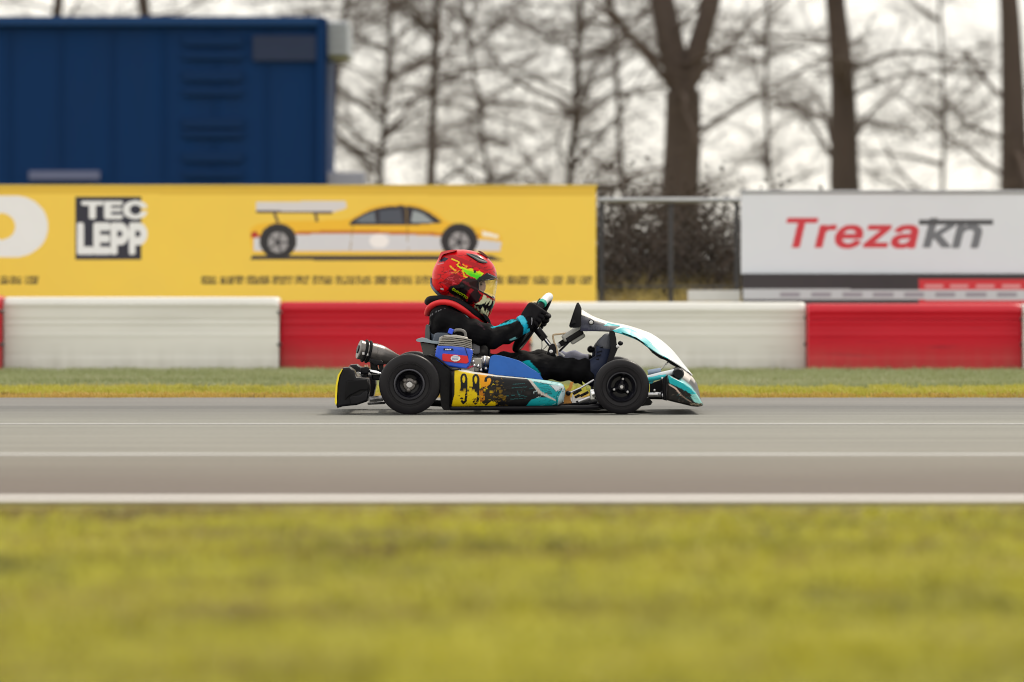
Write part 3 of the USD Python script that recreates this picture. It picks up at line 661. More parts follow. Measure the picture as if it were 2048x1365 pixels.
for k in range(npan):
    a, b = x0 + (x1 - x0) * k / npan + 0.004, x0 + (x1 - x0) * (k + 1) / npan - 0.004
    u = np.linspace(0, 1, 26); zz = np.linspace(zb + 0.02, zt - 0.125, 18)
    U, Zz = np.meshgrid(u, zz, indexing='ij')
    Y = YT + 0.040 - 0.007 * np.sin(np.pi * U) ** 0.6 + 0.010 * (meshkit.fbm(np.stack([U * 2 + k * 3, Zz * 0 + k, Zz * 1.2], -1), 3, 6) - 0.5)
    m = skin(np.stack([a + (b - a) * U, Y, Zz], -1), closed=False)
    if m.face_normals[:, 1].mean() > 0: m.invert()
    obj('curtain_panel', m, tr_blue, t, smooth=True)
    obj('curtain_strap', box(b - 0.012, b + 0.020, YT + 0.020, YT + 0.026, zb - 0.06, zt - 0.13), tr_blue, t)
    obj('strap_buckle', rbox((b + 0.004, YT + 0.0, zb + 0.16), (0.05, 0.02, 0.10), 0.006), tr_dark, t)
def plate(a, b, c, d, m, nm, dy=-0.004):
    obj(nm, box(WX(a, YT), WX(b, YT), YT - 0.006 + dy, YT + 0.01 + dy, WZ(d, YT), WZ(c, YT)), m, t)
plate(506, 632, 72, 122, tr_grey, 'label_plate'); plate(58, 200, 342, 360, M('trailer_plate_pale', (0.085, 0.10, 0.19), 0.5), 'label_plate')
slat_m = M('trailer_slat', (0.0045, 0.0225, 0.078), 0.7, level=0.08)
for k, yy in enumerate((72, 106, 142, 178, 236, 262, 304, 342)):
    plate(366, 486, yy, yy + (20 if k % 2 == 0 else 13), slat_m, 'print_block', 0.001)
obj('corner_post', rbox((x1 + 0.03, YT + 0.05, (zt + zb) / 2), (0.10, 0.16, zt - zb), 0.02), tr_blue, t)
obj('end_wall', rbox((x1 + 0.06, YT + 1.25, (zt + zb) / 2), (0.10, 2.3, zt - zb - 0.02), 0.02), tr_blue, t)
u = thing('cooling_unit', 'grey slatted cooling unit on the end wall of the blue trailer', 'cooling unit', (x1 + 0.3, YT + 0.7, 0)); based(u, (x1 + 0.3, YT + 0.7, 0))
cz0, cz1 = WZ(112, YT), WZ(42, YT)
obj('housing', rbox((x1 + 0.24, YT + 0.8, (cz0 + cz1) / 2), (0.26, 1.3, cz1 - cz0), 0.03), M('unit_grey', (0.34, 0.37, 0.42), 0.5), u)
for k in range(5):
    obj('slat', rbox((x1 + 0.24, YT + 0.135, cz0 + 0.04 + k * (cz1 - cz0 - 0.08) / 4), (0.22, 0.03, 0.022), 0.006), M('unit_slat_%d' % k, (0.20, 0.22, 0.25), 0.5), u)
u2 = thing('storage_box', 'grey box on legs beyond the yellow board beside the blue trailer', 'box', (WX(672, YT), YT + 0.5, 0)); based(u2, (WX(672, YT), YT + 0.5, 0))
obj('body', rbox((WX(676, YT), YT + 0.5, WZ(372, YT)), (WX(730, YT) - WX(622, YT) - 0.02, 0.7, 0.34), 0.02), M('box_grey', (0.22, 0.23, 0.29), 0.5), u2)
for a in (640, 712):
    for b in (0.25, 0.75): obj('leg', rbox((WX(a, YT), YT + b, 0.80), (0.05, 0.05, 1.60), 0.006), dark_m, u2)
for px in (-420, -330, -240, 480):
    for yy in (0.12, 2.0):
        cx = float(WX(px, YT))
        obj('wheel', lathe([(0.0, YT + yy), (0.22, YT + yy + 0.02), (0.26, YT + yy), (0.46, YT + yy - 0.01), (0.5, YT + yy + 0.04), (0.5, YT + yy + 0.26), (0.44, YT + yy + 0.3), (0.0, YT + yy + 0.3)], cx, 0.5, 32), rub, t, smooth=35)
obj('chassis', cat([rbox(((x0 + x1) / 2, YT + yy, 0.80), (x1 - x0 - 0.3, 0.10, 0.24), 0.02) for yy in (0.75, 1.75)]), tr_dark, t)
for yy in (0.5, 1.9): obj('landing_leg', rbox((WX(300, YT), YT + yy, 0.44), (0.12, 0.12, 0.88), 0.01), tr_dark, t)
# ================================================================ the racing kart
blk = M('black_plastic', (0.0035, 0.0035, 0.0050), 0.33, var=0.30, vscale=14, bump=0.08, bscale=90, rvar=0.16, level=0.18)
blk_matt = M('black_matt', (0.004, 0.004, 0.005), 0.6, var=0.3, level=0.12)
rubber = M('tyre_rubber', (0.0085, 0.0080, 0.0095), 0.42, level=0.17, var=0.35, vscale=20, bump=0.12, bscale=260, rvar=0.15)
rim_m = M('rim_black', (0.004, 0.004, 0.006), 0.2, 0.0, var=0.15, level=0.3)
rim_edge = M('rim_edge', (0.05, 0.05, 0.06), 0.35, 0.6, var=0.2)
steel = M('steel', (0.52, 0.52, 0.54), 0.28, 1.0, var=0.2, vscale=20)
chrome = M('chrome', (0.75, 0.76, 0.78), 0.14, 1.0, var=0.06)
alu = M('cast_aluminium', (0.30, 0.29, 0.27), 0.45, 0.85, var=0.3, vscale=25)
exh = M('exhaust_metal', (0.15, 0.14, 0.135), 0.36, 0.85, var=0.25, vscale=12)
seat_m = M('seat_shell', (0.045, 0.06, 0.085), 0.4, var=0.2, vscale=8)
duct_m = M('duct_grey', (0.045, 0.045, 0.043), 0.45, var=0.2)
duct_lip = M('duct_lip', (0.20, 0.25, 0.29), 0.35, var=0.1)
blue = M('shroud_blue', (0.006, 0.060, 0.46), 0.35, var=0.2, vscale=14, coat=0.3)
blue2 = M('airbox_blue', (0.006, 0.095, 0.40), 0.38, var=0.28, vscale=10, bump=0.1, bscale=60)
red_p = M('red_label', (0.52, 0.006, 0.010), 0.4)
tur = M('turquoise_paint', (0.015, 0.40, 0.46), 0.35, var=0.1, coat=0.3)
whitep = M('white_paint', (0.68, 0.68, 0.69), 0.35, var=0.05)
orange = M('orange_bracket', (0.46, 0.20, 0.035), 0.45, 0.2, var=0.15)
brass = M('hose_beige', (0.50, 0.38, 0.24), 0.4, var=0.1)
yel_p = M('yellow_plate', (0.70, 0.55, 0.01), 0.45, var=0.1)
lime = M('lime_part', (0.36, 0.38, 0.06), 0.5)
tank_m = M('tank_plastic', (0.36, 0.36, 0.33), 0.35, var=0.1)
paint = M('body_print', rough=0.38, paint=True, var=0.08, vscale=16, coat=0.0, level=0.2)

KX = float(WX(1035, 0))
kart = thing('racing_kart', 'small racing kart with turquoise and black bodywork driving on the track', 'racing kart', (KX, 0.55, 0)); based(kart, (KX, 0.55, 0))
def K(name, mesh, m, parent=None, **kw): return obj(name, mesh, m, parent or kart, **kw)
bolt_mesh = lambda c, r, d=0.008: lathe([(0.0, c[1] - d), (r * 0.55, c[1] - d), (r, c[1] - d * 0.75), (r, c[1] + d)], c[0], c[2], 10)

def wheel(px, py, y0, width, R, rr, front, side):
    cx, cz = float(WX(px, 0.0)), R + 0.004
    s = side                                   # -1: outer face towards the camera
    yo = y0 if s < 0 else y0 + width
    yy = lambda t: yo - s * t                  # t runs from the outer face inwards
    sh = 0.022
    w = K('wheel', lathe([(0.020, yy(0.052)), (rr - 0.010, yy(0.050)), (rr - 0.006, yy(0.015)), (rr - 0.006, yy(0.046)), (rr - 0.006, yy(width - 0.02)), (0.02, yy(width - 0.02))], cx, cz, 56), rim_m, smooth=35)
    tp = [(rr - 0.004, yy(0.010)), (rr + 0.004, yy(0.004)), (rr + 0.012, yy(0.001)), (rr + 0.020, yy(-0.001)), (rr + 0.0215, yy(0.0015)), (rr + 0.024, yy(0.0015)), (rr + 0.0255, yy(-0.0012)), (rr + 0.029, yy(-0.0012)), (rr + 0.030, yy(0.001))]
    for a in np.linspace(0, 1, 10)[1:]:
        tp.append((rr + 0.030 + (R - rr - 0.030) * math.sin(a * math.pi / 2), yy(sh * (1 - math.cos(a * math.pi / 2)))))
    half = [(r, yy(width - (t if s < 0 else t))) for r, t in [(p[0], abs(p[1] - yo)) for p in tp[::-1]]]
    K('tyre', lathe(tp + half + [(rr - 0.004, yy(width - 0.010))], cx, cz, 72), rubber, w, smooth=40)
    lip = [(rr - 0.007, yy(0.012)), (rr - 0.0085, yy(0.004)), (rr - 0.004, yy(-0.003)), (rr + 0.001, yy(0.000)), (rr + 0.002, yy(0.008)), (rr - 0.007, yy(0.012))]
    K('rim_lip', lathe(lip, cx, cz, 64), rim_edge if not front else rim_m, w, smooth=50)
    if front:
        bowl = [(rr - 0.009, yy(0.010)), (rr - 0.016, yy(0.030)), (0.046, yy(0.050)), (0.034, yy(0.050))]
        K('rim_dish', lathe(bowl, cx, cz, 56), rim_m, w, smooth=40)
        K('hub', lathe([(0.0, yy(0.012)), (0.015, yy(0.012)), (0.019, yy(0.018)), (0.019, yy(0.04)), (0.030, yy(0.046)), (0.034, yy(0.055))], cx, cz, 28), rim_m, w, smooth=35)
        K('axle_nut', lathe([(0.0, yy(0.004)), (0.008, yy(0.004)), (0.0095, yy(0.007)), (0.0095, yy(0.014))], cx, cz, 6), steel, w)
        for k in range(3):
            a = math.radians(80 + 120 * k)
            p0 = np.array([cx + 0.014 * math.cos(a), yy(0.034), cz + 0.014 * math.sin(a)]); p1 = np.array([cx + 0.046 * math.cos(a), yy(0.046), cz + 0.046 * math.sin(a)])
            K('spoke', tube([p0, p1], [0.013, 0.010], 10), rim_m, w, smooth=50)
            c = np.array([cx + 0.036 * math.cos(a), yy(0.030), cz + 0.036 * math.sin(a)])
            K('wheel_nut', bolt_mesh(c, 0.0065), steel, w)
    else:
        K('rim_dish', lathe([(rr - 0.009, yy(0.012)), (rr - 0.014, yy(0.040)), (rr - 0.022, yy(0.046)), (0.040, yy(0.050)), (0.03, yy(0.050))], cx, cz, 56), rim_m, w, smooth=40)
        K('rim_ring', lathe([(0.051, yy(0.048)), (0.053, yy(0.043)), (0.055, yy(0.048))], cx, cz, 56), rim_edge, w, smooth=50)
        K('hub', lathe([(0.014, yy(0.034)), (0.016, yy(0.030)), (0.026, yy(0.032)), (0.029, yy(0.038)), (0.029, yy(0.056))], cx, cz, 32), exh, w, smooth=35)
        for k in range(3):
            a = math.radians(20 + 120 * k)
            c = np.array([cx + 0.026 * math.cos(a), yy(0.036), cz + 0.026 * math.sin(a)])
            K('hub_clamp', ball(c, [0.012, 0.010, 0.012]), exh, w, smooth=True)
    K('valve', tube([(cx + rr * 0.80, yy(0.04), cz - rr * 0.34), (cx + rr * 0.72, yy(0.022), cz - rr * 0.31)], 0.0028, 6), blk, w)
    return w
RR, RF = 0.1365, 0.1245
wheel(818.5, 772, 0.0, 0.140, RR, 0.068, False, -1)
wheel(1243.8, 773, 0.03, 0.115, RF, 0.066, True, -1)
wheel(818.5, 772, 0.96, 0.140, RR, 0.068, False, 1)
wheel(1243.8, 773, 0.955, 0.115, RF, 0.066, True, 1)
RX, FX = float(WX(818.5, 0)), float(WX(1243.8, 0))
K('rear_axle', tube([(RX, 0.035, RR), (RX, 1.065, RR)], 0.0145, 16), steel, smooth=50)
K('brake_disc', lathe([(0.02, 0.63), (0.082, 0.63), (0.082, 0.640), (0.02, 0.640)], RX, RR + 0.004, 40), steel, smooth=40)
K('drive_sprocket', lathe([(0.02, 0.30), (0.078, 0.30), (0.078, 0.306), (0.02, 0.306)], RX, RR + 0.004, 40), alu, smooth=40)
K('axle_bearing', lathe([(0.016, 0.40), (0.04, 0.40), (0.04, 0.43), (0.016, 0.43)], RX, RR + 0.004, 24), blk, smooth=40)

# ---- chassis
rails = [tube([P(776, 800, .30), P(860, 806, .29), P(960, 812, .27), P(1100, 812, .27), P(1180, 806, .33), P(1262, 793, .40), P(1332, 793, .42)], 0.015, 12, 6),
         tube([P(776, 800, .80), P(860, 806, .81), P(960, 812, .83), P(1100, 812, .83), P(1180, 806, .77), P(1262, 793, .70), P(1332, 793, .68)], 0.015, 12, 6),
         tube([P(776, 800, .30), P(776, 800, .80)], 0.015, 12), tube([P(1332, 793, .42), P(1332, 793, .68)], 0.014, 12), tube([P(960, 812, .27), P(960, 812, .83)], 0.015, 12)]
K('chassis_frame', cat(rails), blk, smooth=40)
K('floor_tray', prism([(1000, 816), (1192, 812), (1300, 800), (1302, 803), (1194, 818), (1000, 822)], .28, .82, 0.001, yref=.55), blk_matt)
K('pod_bar', tube([P(905, 814, .26), P(905, 816, .09), P(930, 817, .06), P(1175, 815, .06), P(1198, 808, .12), P(1205, 806, .30)], 0.011, 10, 5), blk, smooth=40)
K('pod_bar', tube([P(905, 814, .84), P(905, 816, 1.00), P(930, 817, 1.04), P(1100, 817, 1.04), P(1128, 812, .96), P(1132, 810, .82)], 0.011, 10, 5), blk, smooth=40)

# ---- rear bumper
rb = K('rear_bumper', cat([prism([(686, 736), (699, 735), (708.5, 742), (713, 755), (738, 757), (739.5, 779), (734, 804), (713, 811), (686, 813.5), (674.5, 817), (671, 808), (671, 790), (675, 760), (680, 744)], .02, .19, .012),
     prism([(686, 736), (699, 735), (708.5, 742), (713, 755), (738, 757), (739.5, 779), (734, 804), (713, 811), (686, 813.5), (674.5, 817), (671, 808), (671, 790), (675, 760), (680, 744)], .91, 1.08, .012, yref=0.02),
     prism([(686, 752), (705, 750), (712, 764), (712, 798), (690, 805), (676, 806), (674, 785)], .185, .915, .008, yref=.02)]), blk, smooth=35)
K('bumper_recess', prism([(700, 793), (719, 790), (734, 779), (735, 800), (716, 809), (700, 810)], .010, .05, .006, yref=.02), blk, rb, smooth=35)
K('bumper_step', prism([(694, 762), (735, 758), (738, 772), (736, 781), (722, 781), (700, 792), (690, 800)], .008, .05, .007, yref=.02), blk_matt, rb, smooth=35)
K('yellow_edge', prism([(684, 738.5), (685.5, 738.5), (678.6, 752), (674.8, 772), (673.6, 795), (674, 806), (672, 811), (669.5, 806), (669.8, 790), (672, 766), (676, 750)], .015, .20, .002), yel_p, rb, smooth=30)
K('bumper_bracket', tube([P(738, 800, .30), P(765, 797, .32)], 0.014, 10), steel)
K('bumper_bracket', tube([P(738, 800, .80), P(765, 797, .80)], 0.014, 10), steel)
K('mount_rod', tube([P(736, 808, .10), P(770, 806, .14)], 0.006, 8), steel)
K('mount_post', prism([(726, 748), (735, 748), (737, 762), (727, 762)], .22, .27, .004), blk)
K('mount_cap', prism([(720, 736), (735, 734), (738, 738), (737, 748), (722, 749)], .20, .29, .006), blk, smooth=35)
K('mount_washer', rbox(P(733, 747, .24), (.066, .06, .010), .003), steel)
K('spring_clip', tube([P(739, 743, .22), P(752, 746, .20), P(762, 748, .20)], [0.010, 0.011, 0.004], 10), chrome, smooth=50)
for q in (731, 735): K('bolt_tip', tube([P(q - 1, 730, .24), P(q, 735, .24)], 0.003, 6), brass)
K('axle_bracket', prism([(739, 712), (752, 712), (756, 738), (764, 745), (770, 760), (745, 762), (741, 742)], .30, .36, .006), blk, smooth=35)
K('axle_bracket', prism([(757, 728), (766, 726), (768, 745), (760, 752)], .27, .30, .004), blk, smooth=35)

# ---- exhaust
e0, e1 = P(716.5, 699, .30), P(840, 716, .36)
prof = [(.0, 0.0), (.030, 0.0), (.042, .006), (.0445, .02), (.0445, .035), (.0435, .05), (.0445, .17), (.0450, .19), (.0455, .38), (.043, .44), (.034, .56), (.024, .68), (.017, .80), (.014, 1.0)]
e1 = P(826, 727, .36)
ex = K('exhaust', lathe_axis(prof, e0, e1, 40), exh, smooth=30)
d = (e1 - e0)
for t0 in (.115, .185):
    c = e0 + d * t0; rr_ = 0.047
    u = d / np.linalg.norm(d); a = np.cross(u, [0, 1, 0]); a /= np.linalg.norm(a); b = np.cross(u, a)
    K('rubber_ring', tube([c + rr_ * (math.cos(q) * a + math.sin(q) * b) for q in np.linspace(0, 2 * np.pi, 41)], 0.0062, 10), blk_matt, ex, smooth=60)
    K('ring_clip', rbox(c + np.array([-.004, -.046, -.012]), (.012, .008, .012), .002), steel, ex)
K('weld_seam', lathe_axis([(.0445, .0), (.0468, .3), (.0468, .7), (.0445, 1.)], e0 + d * .30, e0 + d * .315, 40), exh, ex, smooth=50)
K('end_cap', lathe_axis([(.0, 0.0), (.018, 0.02), (.020, .5), (.018, 1.0)], e0 - d * .02, e0 + d * .02, 20), blk, ex, smooth=40)
K('exhaust_saddle', prism([(738, 717), (764, 722), (768, 730), (752, 731), (742, 727)], .26, .38, .004), blk, smooth=35)
K('exhaust_header', tube([P(822, 726, .36), P(846, 724, .37), P(866, 716, .33), P(880, 712, .26)], 0.015, 14, 6), exh, smooth=50)

# ---- seat
def seat_shell():
    rings = []
    for q, zf, back, front, hw in ((0, 800, 905, 1010, .13), (.18, 770, 888, 1000, .165), (.36, 740, 877, 985, .185), (.55, 712, 868, 955, .19), (.72, 690, 861, 915, .185), (.86, 668, 857, 885, .165), (1, 650, 853, 866, .13)):
        yc = .53; pts = []
        for a in np.linspace(-1, 1, 33):
            th = a * math.pi / 2
            xb, xf = WX(back, yc), WX(front, yc)
            pts.append([xf - (xf - xb) * abs(math.cos(th)) ** .45, yc + hw * np.sign(math.sin(th)) * abs(math.sin(th)) ** .7, WZ(zf, yc)])
        rings.append(pts)
    o = np.array(rings); t = np.linspace(0, 1, len(o)); tt = np.linspace(0, 1, 30)
    o = np.stack([np.stack([np.interp(tt, t, o[:, j, k]) for k in range(3)], -1) for j in range(o.shape[1])], 1)
    c = np.array([float(WX(925, .53)), .53, 0])
    inn = o.copy(); dxy = c[:2] - o[:, :, :2]; inn[:, :, :2] += .007 * dxy / np.linalg.norm(dxy, axis=2, keepdims=True)
    ring = np.concatenate([o, inn[:, ::-1]], 1)
    return skin(ring)
K('seat', seat_shell(), seat_m, smooth=40)
K('seat_wing', prism(smooth_poly([(868, 672), (872, 666.5), (882, 665.5), (898, 667), (912, 672), (914, 690), (868, 694)], 5), .325, .345, .006), seat_m, smooth=35)
K('seat_back_pad', prism(smooth_poly([(851.5, 654), (855, 650), (859, 655), (860, 676), (856, 690), (851, 683)], 5), .38, .68, .008, yref=.45), M('pad_grey', (.07, .075, .08), .5), smooth=35)
K('seat_front_wing', prism(smooth_poly([(945, 690), (950, 684), (958, 688), (960, 700), (957, 708), (946, 707)], 5), .315, .345, .006), M('wing_grey', (.13, .13, .15), .35, var=.3, vscale=20), smooth=35)
K('seat_stay', tube([P(974, 682, .33), P(978, 700, .32), P(977, 735, .32), P(965, 790, .30)], .006, 8, 5), blk, smooth=40)

# ---- engine with cooling duct
dk = K('cooling_duct', prism([(840, 684), (870, 689), (873, 712), (847, 712)], .17, .30, .006), duct_m, smooth=30)
K('duct_lip', prism(smooth_poly([(832, 681.5), (835, 678), (844, 676.5), (853, 678), (862, 682), (878, 684), (877, 688), (860, 686.5), (848, 684.5), (838, 684.5)], 4), .15, .32, .004), duct_lip, dk, smooth=35)
eng = K('engine', cat([prism([(874, 694), (879, 675), (886, 672), (940, 680), (944, 690), (943, 736), (876, 732)], .16, .31, .006), prism([(884, 730), (950, 734), (948, 776), (890, 778)], .14, .33, .01)]), alu, smooth=30)
sh = K('shroud', prism([(874, 692), (900, 692.5), (929, 695.2), (943, 698.5), (946, 704), (943, 720), (939, 731), (933, 737.6), (914, 736), (896, 733), (872, 728), (869.6, 714), (872, 700)], .115, .17, .008), blue, eng, smooth=35)
K('shroud_seam', prism([(929.5, 695.5), (930.7, 695.7), (936, 712), (937.5, 726), (936.5, 726), (934.8, 712)], .1125, .125, .0008, yref=.115), blk, sh)
K('red_panel', prism([(886, 707.5), (914, 710), (935.5, 712.2), (937.6, 724.5), (933.5, 727.6), (910, 725.6), (887, 722.8), (884.5, 720), (884.5, 709.5)], .1115, .125, .002, yref=.115), red_p, sh, smooth=30)
bx, bz = float(WX(911, .11)), float(WZ(717.2, .11))
ov = np.array([(911 + 9.6 * math.cos(a), 717.2 + 6.2 * math.sin(a)) for a in np.linspace(0, 2 * np.pi, 36, endpoint=False)])
K('oval_badge', prism(ov, .1095, .12, .001, yref=.115), whitep, sh, smooth=30)
badge = [prism([(904, y0), (918 - k, y0 - .3), (918 - k, y0 + .9), (904, y0 + 1.2)], .1088, .112, .0003, yref=.115) for k, y0 in enumerate((713.6, 716.4, 719.2))]
K('badge_lettering', cat(badge), M('badge_ink', (.10, .16, .36), .5), sh)
K('dark_label', prism([(887, 697), (906, 697.5), (907, 701.5), (887, 701)], .1125, .12, .0008, yref=.115), blk, sh)
K('label_lettering', cat([prism([(890.5 + 3.1 * k, 698.6), (893 + 3.1 * k, 697.9), (892.6 + 3.1 * k, 700.6), (890.2 + 3.1 * k, 700.6)], .1115, .114, .0003, yref=.115) for k in range(4)]), whitep, sh)
fin_m = M('fin_metal', (.36, .34, .31), .42, .75, var=.3, vscale=30)
for k in range(6):
    yy = 674.5 + 3.5 * k
    K('cooling_fin', prism([(883.5 - 1.7 * k, yy), (905, yy - .6), (928, yy + 2.0), (942.5, yy + 6.0 + .3 * k), (943.5, yy + 7.4 + .3 * k), (928, yy + 3.6), (905, yy + 1.0), (883 - 1.7 * k, yy + 1.5)], .125 + .002 * (k % 2), .33, .0008), fin_m, eng)
for k in range(6):
    K('side_fin', prism([(943, 699.5 + 4.6 * k), (947.5 - .7 * k, 700.5 + 4.6 * k), (943, 702.3 + 4.6 * k)], .13, .30, .0006), fin_m, eng)
for k in range(5):
    K('rear_fin', prism([(873.5, 695.5 + 5 * k), (869.3, 697.5 + 5 * k), (873.5, 698.6 + 5 * k)], .13, .30, .0006), fin_m, eng)
K('cylinder_head', prism([(884, 674), (889, 670.5), (912, 670.5), (934, 675), (938, 680), (905, 676)], .15, .30, .004), alu, eng, smooth=35)
pl = K('spark_plug', tube([P(900, 672, .20), P(902, 666, .20)], .007, 10), blk, eng)
K('plug_cap', rbox(P(901.6, 663, .20), (.022, .022, .024), .003, (0, 22, 0)), M('cap_blue', (.02, .07, .62), .4), pl)
K('hose_loop', tube([P(908, 663, .20), P(913, 660.5, .19), P(923, 661, .19), P(929.5, 665, .19), P(931.5, 674, .19), P(931, 690, .18)], .0065, 10, 6), M('hose_grey', (.13, .125, .12), .55), eng, smooth=50)
K('carburettor', cat([rbox(P(954, 727, .21), (.05, .07, .05), .008), lathe_axis([(.018, 0), (.022, .2), (.022, .8), (.018, 1)], P(962, 722, .20), P(979, 722, .20), 20), rbox(P(950, 738, .20), (.04, .05, .03), .006)]), alu, eng, smooth=35)
K('carburettor_clamp', lathe_axis([(.023, 0), (.025, .3), (.025, .7), (.023, 1)], P(967, 722, .20), P(971, 722, .20), 20), chrome, eng, smooth=40)
for a, b, c in ((946, 724, .15), (956, 733, .155), (972, 738, .15), (948, 732, .15), (962, 741, .16)):
    K('carburettor_screw', ball(P(a, b, c), .008, 1), steel, eng)
K('throttle_lever', prism([(931, 736), (945, 731.5), (947, 733.5), (936, 738.5)], .13, .14, .001), M('lever_red', (.45, .02, .06), .4), eng)
K('airbox', prism(smooth_poly([(977.5, 741), (980, 718), (983, 713), (990, 711), (1001, 712.5), (1011, 714.8), (1027, 719), (1042, 724.5), (1061, 737), (1075, 746), (1084, 756.5), (1082, 761), (1040, 762), (978, 762)], 4), .13, .29, .030), blue2, smooth=40)
K('chain_guard', prism(smooth_poly([(845, 716), (862, 712), (876, 722), (896, 737), (908, 742), (906, 790), (902, 818), (885, 818), (880, 790), (880, 760), (866, 730)], 4), .10, .14, .006), blk, smooth=35)
K('mudguard_edge', tube([P(858, 711.5, .09), P(872, 716, .09), P(890, 729, .09), P(906, 740.5, .08), P(922, 739, .07)], .005, 8, 5), blk, smooth=50)

# ---- side pods
pc = Canvas(890, 730, 1140, 825, 8, (9, 9, 12))
Y1, T1, WH1 = (238, 206, 8), (14, 160, 170), (214, 220, 224)
pc.poly([(909, 742), (919, 739), (947, 744), (994, 751), (1004, 755), (1000, 790), (1002, 813), (902, 818), (906, 800), (909, 788)], Y1)
pc.poly([(956, 745), (985, 749), (980, 776), (962, 776)], (244, 166, 16))
pc.poly([(985, 752), (1060, 757), (1090, 792), (1055, 817), (1000, 817), (992, 780)], (10, 10, 13))
INK2 = (18, 18, 20)
for cx, top in ((927.5, 747.5), (951.5, 748.5)):                       # two nines, worn away below
    pc.line([(cx + 5.0 * math.cos(a), top + 11.5 + 9.8 * math.sin(a)) for a in np.linspace(0, 2 * np.pi, 40)], INK2, 4.6)
    pc.line([(cx + 5.2, top + 10), (cx + 5.2, top + 40), (cx + 3.5, top + 55), (cx - 1, top + 59), (cx - 5, top + 54)], INK2, 4.8)
    pc.poly([(cx - 6.5, top + 19), (cx + 6.5, top + 19), (cx + 6.5, top + 36), (cx - 6.5, top + 34)], INK2)
pc.line([(971, 764), (972, 757), (977, 753.5), (983, 755), (985, 761), (982, 770), (976, 775), (983, 779), (986, 790), (981, 801), (974, 803)], INK2, 5.2)
rs = random.Random(3)
pc.poly([(961, 792), (970, 780), (985, 772), (1004, 768), (1004, 808), (992, 806), (985, 800), (972, 812), (964, 806)], (38, 34, 26))
pc.poly([(958, 782), (968, 778), (970, 800), (960, 806)], (196, 122, 18))
for k in range(220):
    x, yv = rs.gauss(1001, 5.5), rs.uniform(752, 814); r = rs.uniform(.8, 3.2); pc.oval(x, yv, r * 1.6, r * .8, (10, 10, 13) if rs.random() < .75 else (120, 92, 14))
for k in range(26):
    x, yv = rs.uniform(912, 990), rs.uniform(780, 812); pc.line([(x, yv), (x + rs.uniform(4, 14), yv - rs.uniform(-1, 3))], (214, 176, 14), rs.uniform(.6, 2.0))
for k in range(150):                                      # rubber scuffs and scratches along the pod
    x, yv = rs.uniform(912, 1060), 776 + abs(rs.gauss(0, 13)); L = rs.uniform(3, 18)
    if x > 1000 or rs.random() < .38:
        pc.line([(x, yv), (x + L, yv - L * rs.uniform(-.05, .35))], (30, 28, 28) if x < 1004 or rs.random() < .8 else (20, 80, 84), rs.uniform(.4, 2.2))
for k in range(16):
    x, yv = rs.uniform(914, 996), rs.uniform(778, 812); r = rs.uniform(.6, 2.2)
    pc.oval(x, yv, r * 1.5, r, (34, 31, 24) if rs.random() < .7 else (150, 110, 20))
for yv, a, b in ((768, 1026, 1050), (775, 1024, 1054), (791, 1012, 1040), (798, 1020, 1046)):
    pc.line([(a, yv + 1), (b, yv - 1)], (40, 100, 104), 1.0)
pc.poly([(1054, 757), (1093, 761), (1121, 766), (1129, 772), (1131, 786), (1127, 802), (1117, 814), (1068, 817), (1050, 815), (1062, 800), (1078, 795), (1094, 795), (1078, 785), (1068, 770)], T1)
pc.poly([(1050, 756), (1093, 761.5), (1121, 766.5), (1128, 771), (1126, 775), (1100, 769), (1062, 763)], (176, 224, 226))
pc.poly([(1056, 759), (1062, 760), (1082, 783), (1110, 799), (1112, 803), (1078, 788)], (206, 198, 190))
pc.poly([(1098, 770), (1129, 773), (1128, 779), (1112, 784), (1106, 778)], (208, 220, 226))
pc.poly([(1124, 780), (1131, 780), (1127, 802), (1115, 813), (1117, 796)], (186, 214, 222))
pc.line([(1068, 763), (1100, 770), (1112, 784), (1124, 777)], (20, 60, 66), 1.2); pc.line([(1124, 778), (1114, 790), (1113, 812)], (20, 70, 76), 1.4)
for k in range(5): pc.line([(1078 + 3 * k, 776 + 2.5 * k), (1096 + 2 * k, 773 + 3.5 * k)], (20, 84, 92), .9)
for k in range(60):
    x, yv = rs.uniform(1062, 1126), rs.uniform(764, 815); L = rs.uniform(2, 9)
    pc.line([(x, yv), (x + L, yv - L * rs.uniform(.1, .5))], (200, 224, 226) if rs.random() < .55 else (18, 70, 76), rs.uniform(.3, .9))
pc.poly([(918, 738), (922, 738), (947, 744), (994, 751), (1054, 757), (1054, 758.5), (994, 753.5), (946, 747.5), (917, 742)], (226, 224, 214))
pc.line([(902, 816.2), (1000, 813)], (225, 205, 20), 1.6)
pc.poly([(890, 730), (909, 738), (908, 788), (900, 818), (890, 825)], (8, 8, 10))
